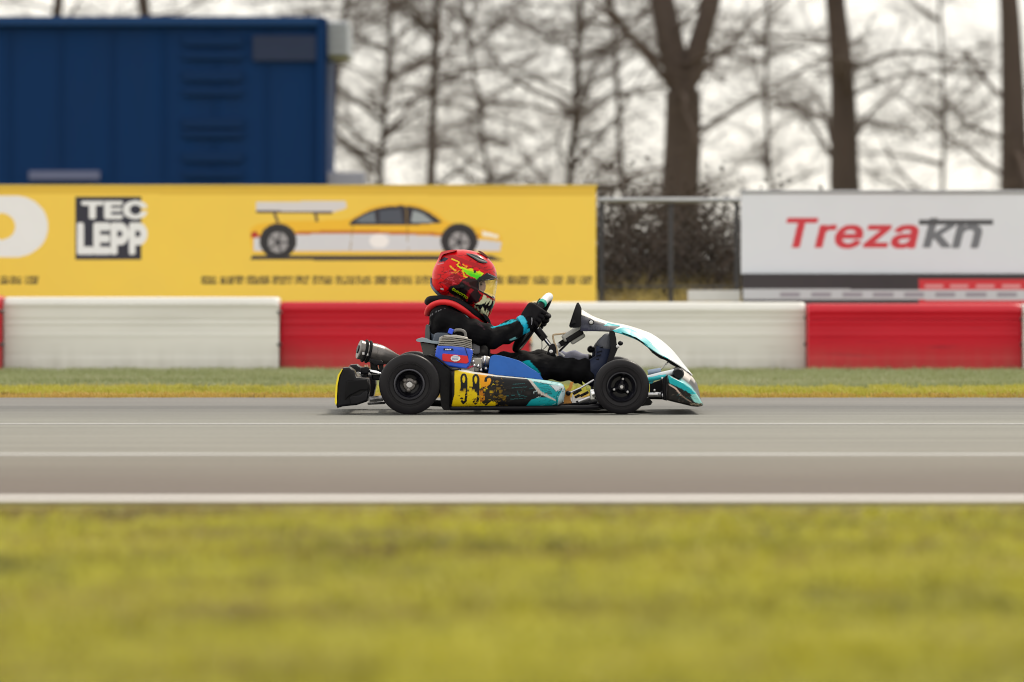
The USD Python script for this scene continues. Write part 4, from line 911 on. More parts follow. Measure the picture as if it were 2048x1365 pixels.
def pod(y_face, depth, sgn, mirror_paint):
    T = [(900, 741), (909, 741.5), (919, 738.8), (933, 741.5), (947, 744), (994, 751), (1055, 756.5), (1093, 761.6), (1119, 766.3), (1127, 770.5), (1130.5, 780)]
    B = [(898, 816), (909, 817.4), (919, 817.3), (933, 817), (947, 816.8), (994, 816), (1055, 816.4), (1092, 815.6), (1114, 813.4), (1125, 805), (1130.5, 790)]
    T, B = resample(T, 300), resample(B, 300)
    th = np.linspace(-math.pi / 2, math.pi / 2, 110)
    rings = []
    for (tx, ty), (bx_, by) in zip(T, B):
        e = min(1, max(0.0, (1131 - tx) / 14)) ** .5; e2 = min(1, max(0.05, (tx - 898) / 8)) ** .5
        zt_, zb_ = WZ(ty, y_face), WZ(by, y_face); xt, xb = WX(tx, y_face), WX(bx_, y_face)
        sn = np.sign(np.sin(th)) * np.abs(np.sin(th)) ** .62
        cs = np.cos(th) ** .42
        w = (1 - sn) / 2
        x = xt * (1 - w) + xb * w; z = zt_ * (1 - w) + zb_ * w
        y_ = y_face - sgn * depth * (1 - cs * (.55 + .45 * min(e, e2)))
        ring = np.stack([x, y_, z], 1)
        back = ring[[-1, 0]].copy()[::-1]; back[:, 1] = y_face - sgn * (depth + .05)
        rings.append(np.vstack([ring, [[x[-1], y_face - sgn * (depth + .05), z[-1]], [x[0], y_face - sgn * (depth + .05), z[0]]]]))
    return K('side_pod', skin(rings), paint, smooth=45, paint=lambda v: pc.on(np.stack([v[:, 0] * (FOC / (20 + y_face)) / FOC * 20, np.zeros(len(v)), EYE + (v[:, 2] - EYE) * 20 / (20 + y_face)], 1) if mirror_paint else v, .62))
pod(.035, .09, -1, False)
pod(1.065, .09, 1, True)

# ---- front fairing
fc = Canvas(1130, 600, 1400, 760, 8, (226, 230, 232))
fc.poly([(1160, 629), (1172, 631), (1190, 640), (1208, 647), (1208, 652), (1241, 653), (1220, 664), (1160, 664)], (30, 32, 44))
for k in range(30):
    x = 1162 + 1.95 * k
    fc.line([(x, 634), (x, 640 + k * .1)], (104, 107, 122), .62)
    fc.line([(x, 645), (x, 660)], (92 + 2 * k, 96 + 2 * k, 116 + 2 * k), .62)
fc.poly([(1160, 639.5), (1185, 641), (1211, 648), (1208, 652), (1165, 646)], (44, 46, 62))
fc.poly([(1160, 655), (1180, 659), (1206, 664), (1160, 666)], (34, 36, 58))
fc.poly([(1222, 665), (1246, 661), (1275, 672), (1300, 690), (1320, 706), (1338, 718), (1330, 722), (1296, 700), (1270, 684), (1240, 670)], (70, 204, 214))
fc.poly([(1207, 652), (1215, 646.3), (1225, 647.5), (1241, 651.5), (1238, 653)], (8, 172, 184))
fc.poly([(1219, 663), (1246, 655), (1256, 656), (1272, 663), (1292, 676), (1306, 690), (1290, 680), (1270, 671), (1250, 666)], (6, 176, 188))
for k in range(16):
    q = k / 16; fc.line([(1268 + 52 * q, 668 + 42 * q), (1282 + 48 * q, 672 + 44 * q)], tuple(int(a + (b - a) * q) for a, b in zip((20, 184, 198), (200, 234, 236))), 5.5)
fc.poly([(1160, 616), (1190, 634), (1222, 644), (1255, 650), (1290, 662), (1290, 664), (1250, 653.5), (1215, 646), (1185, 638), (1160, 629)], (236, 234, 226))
fc.soften(.12)
YC = .53
Tt = catmull([(1163, 619), (1176, 627), (1190, 634.5), (1220, 644.5), (1250, 650), (1283, 660), (1305, 669), (1328, 685), (1348, 704), (1368, 729), (1385, 750)], 10)
Bt = catmull([(1161, 662), (1172, 662.5), (1186, 662), (1216, 663), (1240, 666.5), (1276, 680), (1297, 694), (1320, 709), (1340, 719), (1362, 733), (1384.5, 751)], 10)
NS = 380
Tt, Bt = resample(Tt, NS), resample(Bt, NS)
aa = np.linspace(-1, 1, 101)
out, inn = [], []
for k, ((tx, ty), (bx_, by)) in enumerate(zip(Tt, Bt)):
    q = k / (NS - 1); hw = np.interp(q, [0, .1, .3, .6, .85, 1], [.125, .105, .095, .115, .13, .10])
    yn = YC - hw
    T3, B3 = P(tx, ty, YC), P(bx_, by, yn)
    g = 1 - np.abs(aa) ** np.interp(q, [0, .22, .4, 1], [3.2, 2.6, 1.65, 1.65])
    out.append(np.stack([B3[0] + (T3[0] - B3[0]) * g, YC + hw * aa, B3[2] + (T3[2] - B3[2]) * g], 1))
out = np.array(out)
du = np.gradient(out, axis=0); dv = np.gradient(out, axis=1); nn = np.cross(du, dv); nn /= np.linalg.norm(nn, axis=2, keepdims=True) + 1e-9
if nn[:, 50, 2].mean() < 0: nn = -nn
inn = out - nn * .004
fr = K('front_fairing', skin(np.concatenate([out, inn[:, ::-1]], 1)), paint, smooth=50, paint=lambda v: fc.on(v, .70))
lip_m = M('lip_black', (.004, .004, .005), .75, var=.3, level=.04)
K('upper_lip', skin([np.stack([np.r_[o[:, 0], o[::-1, 0]], np.r_[o[:, 1], o[::-1, 1]], np.r_[o[:, 2], o[::-1, 2]]], 1) for o in
    [np.stack([float(WX(a, YC)) + (float(WX(a2, YC)) - float(WX(a, YC))) * np.abs(aa) ** 2, YC + w * aa, float(WZ(b, YC)) + (float(WZ(b2, YC)) - float(WZ(b, YC))) * np.abs(aa) ** 2.2], 1)
     for a, b, a2, b2, w in ((1154, 606, 1139, 652, .15), (1157, 605.5, 1140, 655.5, .152), (1161, 612, 1147, 656, .148), (1164, 620, 1158, 655, .135), (1164, 632, 1162, 650, .12), (1159, 634, 1156, 646, .115), (1155, 622, 1148, 646, .14), (1154, 612, 1141, 649, .148))]], cap=True), lip_m, fr, smooth=50)
K('inner_shell', prism([(1244, 665), (1262, 671), (1282, 682.5), (1300, 696), (1318, 709), (1338, 718.5), (1360, 733), (1384, 750), (1376, 746), (1358, 737.5), (1344, 730), (1334, 722), (1322, 718), (1308, 708), (1294, 692), (1272, 677)], .42, .64, .004, yref=.42), blk_matt, fr, smooth=35)
def screw(px, py, y, r=.009):
    c = P(px, py, y); s_ = K('fairing_screw', bolt_mesh(c, r, .003), steel, fr)
    K('screw_washer', lathe([(.004, c[1] - .0005), (r * 1.5, c[1] - .0005), (r * 1.5, c[1] + .004)], c[0], c[2], 18), blk, fr, smooth=40)
screw(1182.5, 645, .425)
K('fairing_clip', prism([(1330, 728), (1335, 726), (1340, 724), (1333, 731)], .45, .47, .001), steel, fr)
K('stay_rod', tube([P(1338, 722, .47), P(1320, 741, .47), P(1310, 752, .48)], .0026, 6), steel)
K('number_stay', tube([P(1118, 704, .50), P(1140, 682, .50), P(1165, 655, .50)], .005, 8), blk)

# ---- fuel bottle / tank seen between column and fairing
tk = K('fuel_bottle', rbox(P(1145, 667, .54), (.105, .13, .036), .010, (0, -32, 0)), tank_m, smooth=35)
K('tank_band', rbox(P(1149, 672, .54), (.085, .134, .026), .004, (0, -32, 0)), blk, tk, smooth=35)
K('tank_lower', rbox(P(1155.5, 678, .54), (.075, .12, .022), .009, (0, -32, 0)), tank_m, tk, smooth=35)
K('tank_cap', rbox(P(1128.5, 684, .54), (.045, .05, .026), .004, (0, -32, 0)), blk, tk, smooth=35)
K('tank_stem', tube([P(1115, 694, .54), P(1124, 687, .54)], .012, 10), whitep, tk)
K('breather_hose', tube([P(1132, 667, .49), P(1120, 668.5, .48), P(1108, 670, .48), P(1106, 674, .48), P(1108, 684, .48), P(1113, 697, .48), P(1115, 712, .48)], .0046, 10, 6), brass, smooth=60)
K('tank_lead', tube([P(1131, 676, .50), P(1116, 687, .50)], .0022, 6), blk)

# ---- steering
A, B_ = P(1100, 591, .53), P(1029.5, 702, .53)
ctr = (A + B_) / 2 + np.array([0, 0, 0]); uu = (A - B_) / np.linalg.norm(A - B_); vv = np.array([math.sin(math.radians(7)), math.cos(math.radians(7)), 0]); vv = vv - uu * (vv @ uu); vv /= np.linalg.norm(vv)
nv = np.cross(vv, uu); nv = nv if nv[0] < 0 else -nv
RW = np.linalg.norm(A - B_) / 2 - .010
ringpt = lambda a, R_=RW: ctr + R_ * (math.cos(a) * uu + math.sin(a) * vv)
sw = K('steering_wheel', tube([ringpt(a) for a in np.linspace(0.42, 2 * np.pi - 0.42, 70)], .0165, 14), blk, smooth=60)
K('wheel_top_grip', tube([ringpt(a) for a in np.linspace(-.16, .44, 14)] , .0155, 14), M('grip_dark', (.035, .03, .04), .6), sw, smooth=60)
K('white_tape', tube([ringpt(a, RW + .002) for a in np.linspace(-.46, -.02, 16)] + [ringpt(.05, RW + .002)], .0185, 14), M('tape_white', (.60, .61, .60), .55, var=.25, vscale=40), sw, smooth=60)
# near side of the top: white tape, then a green band, then the dark grip down to the glove
K('white_tape', tube([ringpt(a, RW + .001) for a in np.linspace(2 * np.pi - .72, 2 * np.pi + .05, 26)], .0190, 16), M('tape_white_near', (.62, .63, .62), .5, var=.3, vscale=45), sw, smooth=60)
K('green_band', tube([ringpt(a, RW + .001) for a in np.linspace(2 * np.pi - .84, 2 * np.pi - .73, 6)], .0200, 16), M('band_green', (.01, .36, .26), .45), sw, smooth=60)
for a in (1.57, 3.14, 4.71): K('spoke', tube([ctr + nv * -.02, ringpt(a) - nv * .004], [.012, .009], 8), blk, sw)
K('wheel_boss', lathe_axis([(.0, 0), (.034, .02), (.036, .6), (.024, 1)], ctr - nv * .004, ctr - nv * .035, 20), blk, sw, smooth=40)
dsp = K('lap_display', rbox(P(1074.5, 615, .50), (.030, .10, .085), .006, (0, 33, 0)), blk, sw, smooth=35)
K('display_face', rbox(P(1069.5, 615, .50), (.010, .095, .080), .003, (0, 33, 0)), M('display_grey', (.30, .31, .33), .35), dsp, smooth=35)
K('display_button', ball(P(1081, 606, .45), .010, 2), M('button_white', (.6, .6, .6), .4), dsp, smooth=True)
c0 = P(1071, 655, .53)
K('steering_column', tube([P(1066, 648, .53), P(1103, 694, .53), P(1128, 740, .53)], .0095, 14), chrome, smooth=50)
K('column_sleeve', tube([P(1074, 659, .53), P(1090, 679, .53)], [.0185, .0175], 14), blk, smooth=50)
K('column_clip', prism([(1078, 676), (1083, 671), (1087, 680), (1082, 681)], .50, .52, .001), blk)
K('column_bracket', prism(smooth_poly([(1096, 700), (1101, 690), (1108, 688), (1112, 696), (1110, 710), (1094, 712)], 4), .46, .58, .005), blk, smooth=35)
cb = K('bracket_bolt', bolt_mesh(P(1102, 704, .455), .0095, .006), steel)
K('column_wire', tube([P(1083.5, 680, .50), P(1084, 694, .50), P(1083, 701, .49), P(1090, 696, .49), P(1097, 688, .50)], .0018, 6, 4), blk)
K('column_stay', tube([P(1116, 702, .50), P(1129, 713, .50)], .0045, 8), whitep)

# ---- pedals
pd = K('throttle_pedal', cat([prism(smooth_poly([(1219, 664), (1228, 663), (1232, 676), (1234, 690), (1237, 694), (1233, 704), (1228, 716), (1222, 728), (1214, 726), (1219, 708), (1222, 694), (1220, 680)], 4), .36, .41, .005)]), blk, smooth=35)
K('pedal_knob', ball(P(1241, 687, .38), [.012, .016, .011]), blk, pd, smooth=True)
K('pedal_bolt', bolt_mesh(P(1235.5, 693.5, .352), .0085, .006), steel, pd)
K('throttle_pedal_pivot', tube([P(1222, 724, .36), P(1226, 796, .37)], .007, 8), blk)
K('brake_pedal', prism(smooth_poly([(1222, 668), (1229, 667), (1233, 684), (1228, 716), (1221, 728), (1216, 722), (1222, 694)], 4), .66, .71, .005), blk, smooth=35)

# ---- small running gear between pod and front wheel
K('orange_bracket', prism([(1140.5, 764.5), (1147, 764.5), (1144, 776), (1140, 783), (1141, 797), (1143, 807), (1127, 808), (1129, 795), (1131, 781), (1138, 775)], .20, .212, .001), orange)
K('ball_joint', ball(P(1136.5, 787, .18), .012), blk, smooth=True)
K('grey_gusset', prism([(1144, 790), (1147, 790), (1153, 806), (1144, 807)], .20, .208, .001), steel)
K('tie_rod', tube([P(1137, 787, .19), P(1160, 777, .20), P(1188, 760, .20)], .0045, 8), steel)
K('tie_rod', tube([P(1157, 804.5, .20), P(1178, 796, .20), P(1192, 790, .18)], .0085, 10), steel, smooth=50)
K('stub_axle', cat([tube([P(1184, 790, .16), P(1244, 773, .16)], .014, 10), rbox(P(1186, 790, .19), (.03, .04, .05), .006)]), chrome, smooth=40)
K('lime_tab', prism([(1173, 774), (1181, 777), (1179, 783), (1171, 779)], .20, .215, .002), lime)
K('lime_tab', prism([(1164, 763), (1172, 769), (1172, 773), (1166, 771)], .22, .23, .002), lime)
for a, b in ((1151, 786), (1158, 782), (1166, 790), (1172, 787), (1155, 793)):
    K('linkage_link', rbox(P(a, b, .24), (.026, .03, .012), .003, (0, -28, 0)), blk)
K('skid_block', prism(smooth_poly([(1280, 800), (1296, 796), (1303, 803), (1302, 810), (1290, 812), (1278, 812)], 4), .22, .36, .008), blk, smooth=35)

# ---- nose and front bumper
K('upper_bumper_bar', tube([P(1296, 757, .20), P(1320, 751, .19), P(1351, 744.5, .20), P(1358, 748, .26), P(1360, 750, .55), P(1358, 748, .82), P(1351, 744.5, .88), P(1296, 757, .88)], .0135, 14, 6), M('bar_pale', (.55, .60, .64), .32, .1, var=.12), smooth=50)
K('bar_wrap', tube([P(1296, 759.5, .195), P(1318, 754.5, .185), P(1332, 751.5, .188)], .0125, 12), tur, smooth=50)
K('bar_sleeve', tube([P(1296, 746, .33), P(1322, 741.5, .33)], .013, 12), M('sleeve_blue', (.20, .26, .36), .4), smooth=50)
K('lower_bumper_bar', tube([P(1296, 790, .20), P(1316, 789.5, .20), P(1334, 792, .21), P(1338, 793, .55), P(1334, 792, .88), P(1296, 790, .88)], .0115, 12, 6), steel, smooth=50)
K('bumper_clamp', rbox(P(1326, 789, .19), (.022, .03, .028), .005), blk, smooth=35)
K('clamp_screw', bolt_mesh(P(1309, 781, .19), .006, .006), steel); K('clamp_screw', bolt_mesh(P(1326, 792, .17), .006, .006), steel); K('clamp_screw', bolt_mesh(P(1324.5, 757, .17), .006, .006), steel)
K('bumper_upright', prism([(1326, 757), (1335, 750), (1338, 772), (1334, 802), (1326, 800)], .16, .22, .006), blk, smooth=35)
K('inner_panel', prism([(1300, 768), (1330, 757), (1334, 798), (1300, 798)], .28, .30, .004), blk_matt)
K('turquoise_tab', prism([(1297, 762), (1311, 759), (1304, 768), (1298, 768)], .22, .235, .002), tur)
K('bumper_mount', lathe([(.0, .14), (.020, .14), (.026, .15), (.026, .24), (.0, .24)], float(WX(1357, .14)), float(WZ(748, .14)), 28), blk, smooth=40)
nc = Canvas(1320, 730, 1420, 825, 10, (20, 18, 17))
nc.poly([(1362, 738), (1368, 739), (1392, 757), (1399, 768), (1390, 763), (1383, 762), (1376, 757), (1363, 756)], (232, 222, 214))
nc.poly([(1335, 748), (1341, 753), (1352, 759), (1368, 765), (1383, 776), (1394, 788), (1407, 811), (1398, 808), (1387, 804), (1383, 790), (1376, 785), (1361, 776), (1339, 767)], (24, 186, 196))
nc.poly([(1356, 758), (1372, 766), (1386, 778), (1392, 788), (1384, 780), (1370, 770)], (120, 214, 218))
nc.poly([(1381, 789), (1394, 788), (1407, 811), (1398, 808), (1387, 804)], (156, 226, 220))
nc.line([(1338, 769), (1352, 778), (1362, 791)], (222, 196, 182), 3.0); nc.line([(1360, 789), (1372, 798), (1383, 805)], (150, 130, 116), 2.0)
for k in range(90):
    x = rs.uniform(1340, 1404); yv = rs.uniform(776, 813); nc.line([(x, yv), (x + rs.uniform(-1, 1.5), yv - rs.uniform(1, 5))], (104, 92, 84) if rs.random() < .6 else (24, 22, 22), rs.uniform(.2, .5))
for k in range(26):
    x = 1380 + k * 1.0; nc.line([(x, 806 + rs.random() * 2), (x + .5, 812)], (190, 176, 150) if k % 2 else (60, 52, 48), .7)
for k in range(30):
    x = rs.uniform(1350, 1402); yv = rs.uniform(764, 806); nc.line([(x, yv), (x + rs.uniform(1, 4), yv + rs.uniform(.5, 2))], (16, 110, 118), rs.uniform(.3, .9))
nc.soften(.06)
end = [(1335, 757), (1338, 751), (1343, 752.5), (1354, 758), (1368, 765), (1383, 776.5), (1394, 789), (1402, 801), (1407, 809.5), (1405, 812.5), (1396, 814.5), (1382, 813), (1362, 808), (1345, 804), (1334, 801), (1333, 785)]
mid = [(1346, 752), (1352, 743), (1362, 737.5), (1370, 739.5), (1384, 750), (1394, 760), (1401, 771), (1404.5, 784), (1406, 796), (1407, 808), (1405, 812.5), (1396, 814.5), (1382, 813), (1362, 808), (1350, 804), (1346, 790)]
E_, Md = resample(end, 160, True), resample(mid, 160, True)
rings = []
def nose_ring(t, w, shrink, y_):
    prof = E_ * (1 - w) + Md * w
    c = prof.mean(0); prof = c + (prof - c) * (1 - shrink)
    return np.stack([WX(prof[:, 0], .06), np.full(160, y_), WZ(prof[:, 1], .06)], 1)
for y_, w, s_ in ((.0385, 0, .97), (.0385, 0, .9), (.0386, 0, .8), (.0387, 0, .7), (.0388, 0, .6), (.0389, 0, .5), (.039, 0, .4), (.0391, 0, .32), (.0393, 0, .25), (.0396, 0, .19), (.040, 0, .13), (.046, 0, .06), (.056, 0, .02), (.070, 0, 0), (.12, 0, 0), (.19, .03, 0), (.25, .25, 0), (.30, .6, 0), (.35, .88, 0), (.42, 1, 0), (.55, 1, 0), (.68, 1, 0), (.75, .88, 0), (.80, .6, 0), (.85, .25, 0), (.91, .03, 0), (.98, 0, 0), (1.03, 0, 0), (1.044, 0, .02), (1.054, 0, .06), (1.06, 0, .13)):
    rings.append(nose_ring(0, w, s_, y_))
def nose_paint(v):
    q = v.copy(); q[:, 1] = .06
    return nc.on(q, .60)
K('nose_cone', skin(rings), paint, smooth=40, paint=nose_paint)
# ================================================================ the driver
suit = M('race_suit', rough=0.78, paint=True, var=0.22, vscale=26, bump=0.22, bscale=700, sheen=0.0, rvar=.06, level=.10)
PXB, PZB = float(WX(935, .53)), 0.10
man = thing('person', 'kart driver in black suit and red fanged helmet gripping the steering wheel', 'person', (PXB, .53, PZB)); based(man, (PXB, .53, PZB))
def J(px, py, y, r): return (P(px, py, y), r)
def hull(a, b, seg=20):
    s1 = m3d.Manifold.sphere(a[1], seg).translate(tuple(map(float, a[0]))); s2 = m3d.Manifold.sphere(b[1], seg).translate(tuple(map(float, b[0])))
    return m3d.Manifold.batch_hull([s1, s2])
def hull_n(js, seg=20):
    return m3d.Manifold.batch_hull([m3d.Manifold.sphere(r, seg).translate(tuple(map(float, p))) for p, r in js])
def to_tm(man_, edge, it=10):
    man_ = man_.refine_to_length(edge); q = man_.to_mesh()
    t = trimesh.Trimesh(q.vert_properties[:, :3], q.tri_verts, process=False); t.merge_vertices(digits_vertex=6)
    trimesh.smoothing.filter_taubin(t, lamb=.5, nu=.53, iterations=it)
    return t
parts = []
pel = [J(925, 742, .44, .085), J(925, 742, .62, .085), J(940, 745, .53, .10)]
chest = [J(898, 664, .42, .085), J(898, 664, .64, .085), J(926, 660, .53, .095)]
belly = [J(908, 706, .43, .085), J(908, 706, .63, .085), J(934, 706, .53, .095)]
shl = [J(886, 636, .40, .062), J(886, 636, .66, .062), J(914, 628, .53, .075)]
parts += [hull_n(pel + belly), hull_n(belly + chest), hull_n(chest + shl)]
parts += [hull_n([J(911, 622, .53, .062), J(922, 588, .53, .056)]), hull_n([J(922, 585, .53, .058), J(928, 556, .53, .086)]), hull_n([J(928, 556, .53, .086), J(948, 572, .53, .055), J(940, 590, .53, .045)])]
parts += [hull_n([J(962, 573, .53, .012), J(968, 577, .53, .008), J(958, 566, .53, .012)])]        # nose
for ys, yo, sg in ((.385, .335, -1), (.675, .725, 1)):
    sh_, el, wr = J(890, 642, ys, .062), J(989, 676, yo - (.02 if sg < 0 else -.02), .050), J(1054, 648, .365 if sg < 0 else .69, .038)
    mid_ = J(945, 664, yo, .056)
    parts += [hull(sh_, mid_), hull(mid_, el), hull(el, J(1030, 659, (yo + wr[0][1]) / 2, .045)), hull(J(1030, 659, (yo + wr[0][1]) / 2, .045), wr)]
kn, an = J(1066, 733, .365, .064), J(1168, 744, .41, .054)
parts += [hull(J(938, 748, .45, .085), J(1000, 752, .39, .074)), hull(J(1000, 752, .39, .074), kn), hull(kn, J(1120, 737, .38, .060)), hull(J(1120, 737, .38, .060), an)]
kn2, an2 = J(1068, 729, .69, .062), J(1168, 728, .65, .050)
parts += [hull(J(938, 748, .61, .085), kn2), hull(kn2, J(1125, 722, .68, .046)), hull(J(1125, 722, .68, .046), an2)]
bd = parts[0]
for q in parts[1:]: bd = bd + q
body = to_tm(bd, .0065, 24)
v = np.array(body.vertices)
fold = meshkit.fbm(v * [15, 15, 15], 2, 3) - .5
fold2 = meshkit.fbm(v * [34, 14, 12], 2, 8) - .5
px, py = PX(v)
amp = np.where(px > 1000, .022, .019) * np.clip((py - 598) / 12, 0, 1)
amp = np.where((py < 612) & (px < 1000), 0, amp)
# cloth folds: creases across the sleeve and the trouser leg
crease = np.sin((px * .55 + py * .35) * .33 + 4 * fold) * .0042 * np.clip((py - 620) / 20, 0, 1)
body.vertices = v + np.array(body.vertex_normals) * ((fold * .8 + fold2 * .5) * amp + crease)[:, None]
sc = Canvas(840, 540, 1230, 800, 5, (9, 9, 13))
TQ = (28, 190, 214)
sc.poly([(980, 657.5), (992, 649), (998, 649), (1012, 645), (1020, 640), (1030, 639), (1034, 641), (1022, 647), (1006, 651)], TQ)
for k in range(5): sc.line([(994 + 8 * k, 651.5 - 2.4 * k), (998 + 8 * k, 648.5 - 2.4 * k)], (14, 26, 34), 1.6)
sc.poly([(1029, 636), (1034, 631), (1045, 630), (1052, 640), (1056, 655), (1052, 668), (1046, 670), (1048, 658), (1042, 645)], (12, 178, 214))
sc.poly([(1018, 680), (1030, 674), (1034, 678), (1022, 682)], (120, 190, 190))
sc.poly([(1044, 724), (1057, 720), (1066, 730), (1078, 742), (1084, 757), (1076, 750), (1066, 742)], (6, 172, 184))
sc.poly([(1056, 732), (1068, 741), (1071, 744), (1062, 739)], (10, 40, 46))
sc.poly([(914, 615), (922, 618), (933, 628), (938, 636), (934, 634), (924, 624)], (150, 200, 212))
sc.line([(858, 634), (868, 626), (882, 620), (890, 617)], (150, 150, 156), 1.1)
for k in range(14):
    q = k / 14; sc.line([(958 + 5 * math.sin(k * 2.3) + 8 * q, 646 + 12 * q), (962 + 8 * q, 650 + 10 * q)], (70, 44, 56), .8)
sc.soften(.12)
lil = lin((150, 152, 172)) * .75
skin_c = np.array([.52, .33, .25])
def body_paint(v):
    px, py = PX(v); c = sc.on(v, .60)
    far = v[:, 1] > .56
    base = lin((9, 9, 13)) * .6
    c[far] = base
    m = far & (px > 1110) & (px < 1176) & (py < 730) & (py > 700); c[m] = lil
    c[far & (px > 1036) & (px < 1054) & (py < 675)] = lin((12, 178, 214)) * .6
    hd = (py < 602) & (px < 1000); c[hd] = skin_c
    eye = hd & (np.hypot(px - 962, py - 569) < 2.6); c[eye] = (.05, .03, .02)
    br = hd & (np.abs(py - 563.5 - (px - 960) * .08) < 1.0) & (px > 955) & (px < 968); c[br] = (.08, .05, .035)
    return c
obj('body', body, suit, man, smooth=True, paint=body_paint)

# ---- neck brace, red over black
yc = .53
nb_red = M('brace_red', (.62, .012, .016), .55, var=.15, vscale=20); nb_blk = M('brace_black', (.005, .005, .007), .7, var=.3, level=.1)
def brace(pts, rad, flat):
    near = [P(*q) for q in pts]
    far = [np.array([p[0], 2 * yc - p[1], p[2]]) for p in near[1:-1]][::-1]
    loop = near + far + [near[0]]
    return tube(loop, rad, 16, 6, flat=flat, cap=False)
nb = obj('neck_brace', brace([(856, 604, .53), (860, 600, .45), (872, 598.5, .42), (890, 598.5, .405), (910, 603, .40), (930, 613, .41), (950, 628, .45), (968, 643, .53)], .017, 1.0), nb_blk, man, smooth=60)
obj('red_band', brace([(855, 628, .53), (859, 617, .445), (870, 608.5, .405), (886, 605, .385), (905, 608, .38), (925, 619, .40), (945, 633, .445), (960, 643, .49), (966, 646, .53)], .0130, 1.25), nb_red, nb, smooth=60)
obj('chest_strap', prism(smooth_poly([(966, 628), (974, 632), (981, 644), (982, 655), (978, 648), (970, 638)], 4), .44, .60, .006, yref=.46), nb_blk, man, smooth=35)

# ---- helmet
HC = (928, 566)
ol = np.array([(883.5, 506.5), (892, 502.5), (905, 500.5), (920, 499.8), (938, 501), (955.5, 505.5), (968, 511.5), (979, 519.5), (986, 528), (990.7, 537), (993, 545), (994, 554.5), (993.4, 563), (992.4, 572), (990.5, 582), (988.5, 591), (990.5, 598), (990.2, 604), (988, 611), (984.8, 619), (980, 630), (975, 638.5), (968, 637), (958, 629), (947, 619), (938, 612), (926, 605), (913, 598.5), (896, 594), (879, 589.5), (869, 582), (865, 573), (864, 562), (864, 552), (865.5, 542), (869, 533), (873.5, 524.5), (877.5, 515)])
od = ol - HC; ang = np.arctan2(-od[:, 1], od[:, 0]); rad = np.hypot(od[:, 0], od[:, 1]) * (20 + yc) / FOC
ordr = np.argsort(ang); ang, rad = ang[ordr], rad[ordr]
ang = np.r_[ang - 2 * np.pi, ang, ang + 2 * np.pi]; rad = np.r_[rad, rad, rad]
H0 = P(HC[0], HC[1], yc)
def shell(dirs, grow=0.0):
    s = np.hypot(dirs[:, 0], dirs[:, 2]); th = np.arctan2(dirs[:, 2], dirs[:, 0])
    R_ = np.interp(th, ang, rad) + grow
    W_ = .128 + grow; low = np.clip((-dirs[:, 2] - .2) / .8, 0, 1); W_ = W_ - .022 * low
    e = s ** .80
    return H0 + np.stack([np.cos(th) * R_ * e, np.sign(dirs[:, 1]) * W_ * np.abs(dirs[:, 1]) ** .86, np.sin(th) * R_ * e], 1)
ico = trimesh.creation.icosphere(6, 1.0)
U = np.array(ico.vertices); hv = shell(U)
def Z1(pts): return [(850 + u / 8.531, 490 + w / 8.531) for u, w in pts]
hc = Canvas(855, 490, 1000, 645, 9, (216, 4, 16))
rs2 = random.Random(8)
for k in range(70):                                        # dark wandering cracks of the print
    x, yv = rs2.uniform(868, 990), rs2.uniform(508, 590); a = rs2.uniform(-.6, .9); pts = [(x, yv)]
    for s_ in range(7):
        a += rs2.gauss(0, .5); x += 2.6 * math.cos(a); yv += 2.6 * math.sin(a); pts.append((x, yv))
    hc.line(pts, (112, 6, 22) if rs2.random() < .7 else (54, 4, 12), rs2.uniform(.8, 1.7))
hc.poly(Z1([(380, 560), (520, 480), (640, 560), (560, 700), (420, 760), (300, 640)]), (150, 10, 24))
for k in range(26):
    x, yv = rs2.uniform(880, 925), rs2.uniform(540, 580); a = rs2.uniform(.2, 1.4); pts = [(x, yv)]
    for s_ in range(6): a -= .25; x += 2.2 * math.cos(a); yv += 2.2 * math.sin(a); pts.append((x, yv))
    hc.line(pts, (222, 70, 84) if rs2.random() < .4 else (84, 4, 14), .9)
hc.poly(Z1([(285, 170), (330, 190), (480, 260), (700, 330), (920, 400), (1050, 460), (1060, 420), (900, 330), (700, 260), (480, 180), (350, 160)]), (176, 10, 24))
hc.poly(Z1([(700, 160), (850, 178), (1000, 262), (1064, 316), (930, 312), (800, 232)]), (26, 28, 34))
hc.line(Z1([(720, 165), (850, 185), (990, 265)]), (90, 92, 100), .8)
hc.poly(Z1([(228, 302), (330, 208), (412, 240), (345, 288)]), (30, 32, 50))
hc.poly(Z1([(200, 330), (320, 305), (340, 315), (230, 345)]), (214, 130, 138))
hc.poly(Z1([(440, 700), (560, 690), (640, 600), (740, 556), (880, 590), (935, 590), (905, 700), (910, 800), (900, 950), (740, 1035), (660, 990), (440, 830), (390, 770)]), (30, 10, 16))
hc.poly(Z1([(440, 710), (560, 690), (600, 650), (760, 640), (700, 800), (650, 960), (440, 830)]), (16, 14, 18))
hc.poly(Z1([(640, 610), (740, 640), (790, 720), (740, 700), (650, 640)]), (92, 14, 32))
hc.poly(Z1([(780, 740), (834, 776), (760, 850), (724, 970), (698, 968), (712, 860), (740, 800)]), (150, 14, 30))
hc.oval(850 + 640 / 8.531, 490 + 712 / 8.531, 2.6, 2.6, (66, 60, 64)); hc.oval(850 + 640 / 8.531, 490 + 712 / 8.531, 1.3, 1.3, (150, 150, 152))
L1, L2 = (216, 232, 10), (70, 220, 14)
hc.poly(Z1([(540, 335), (600, 372), (700, 400), (740, 425), (765, 402), (820, 415), (830, 440), (890, 462), (930, 446), (960, 470), (1012, 490), (890, 600), (850, 565), (740, 520), (680, 470), (650, 430), (560, 375)]), L1)
hc.poly(Z1([(620, 400), (700, 430), (860, 470), (980, 510), (890, 600), (850, 565), (740, 520), (680, 470)]), (130, 228, 10))
hc.poly(Z1([(740, 480), (880, 520), (960, 530), (890, 602), (850, 565), (760, 525)]), L2)
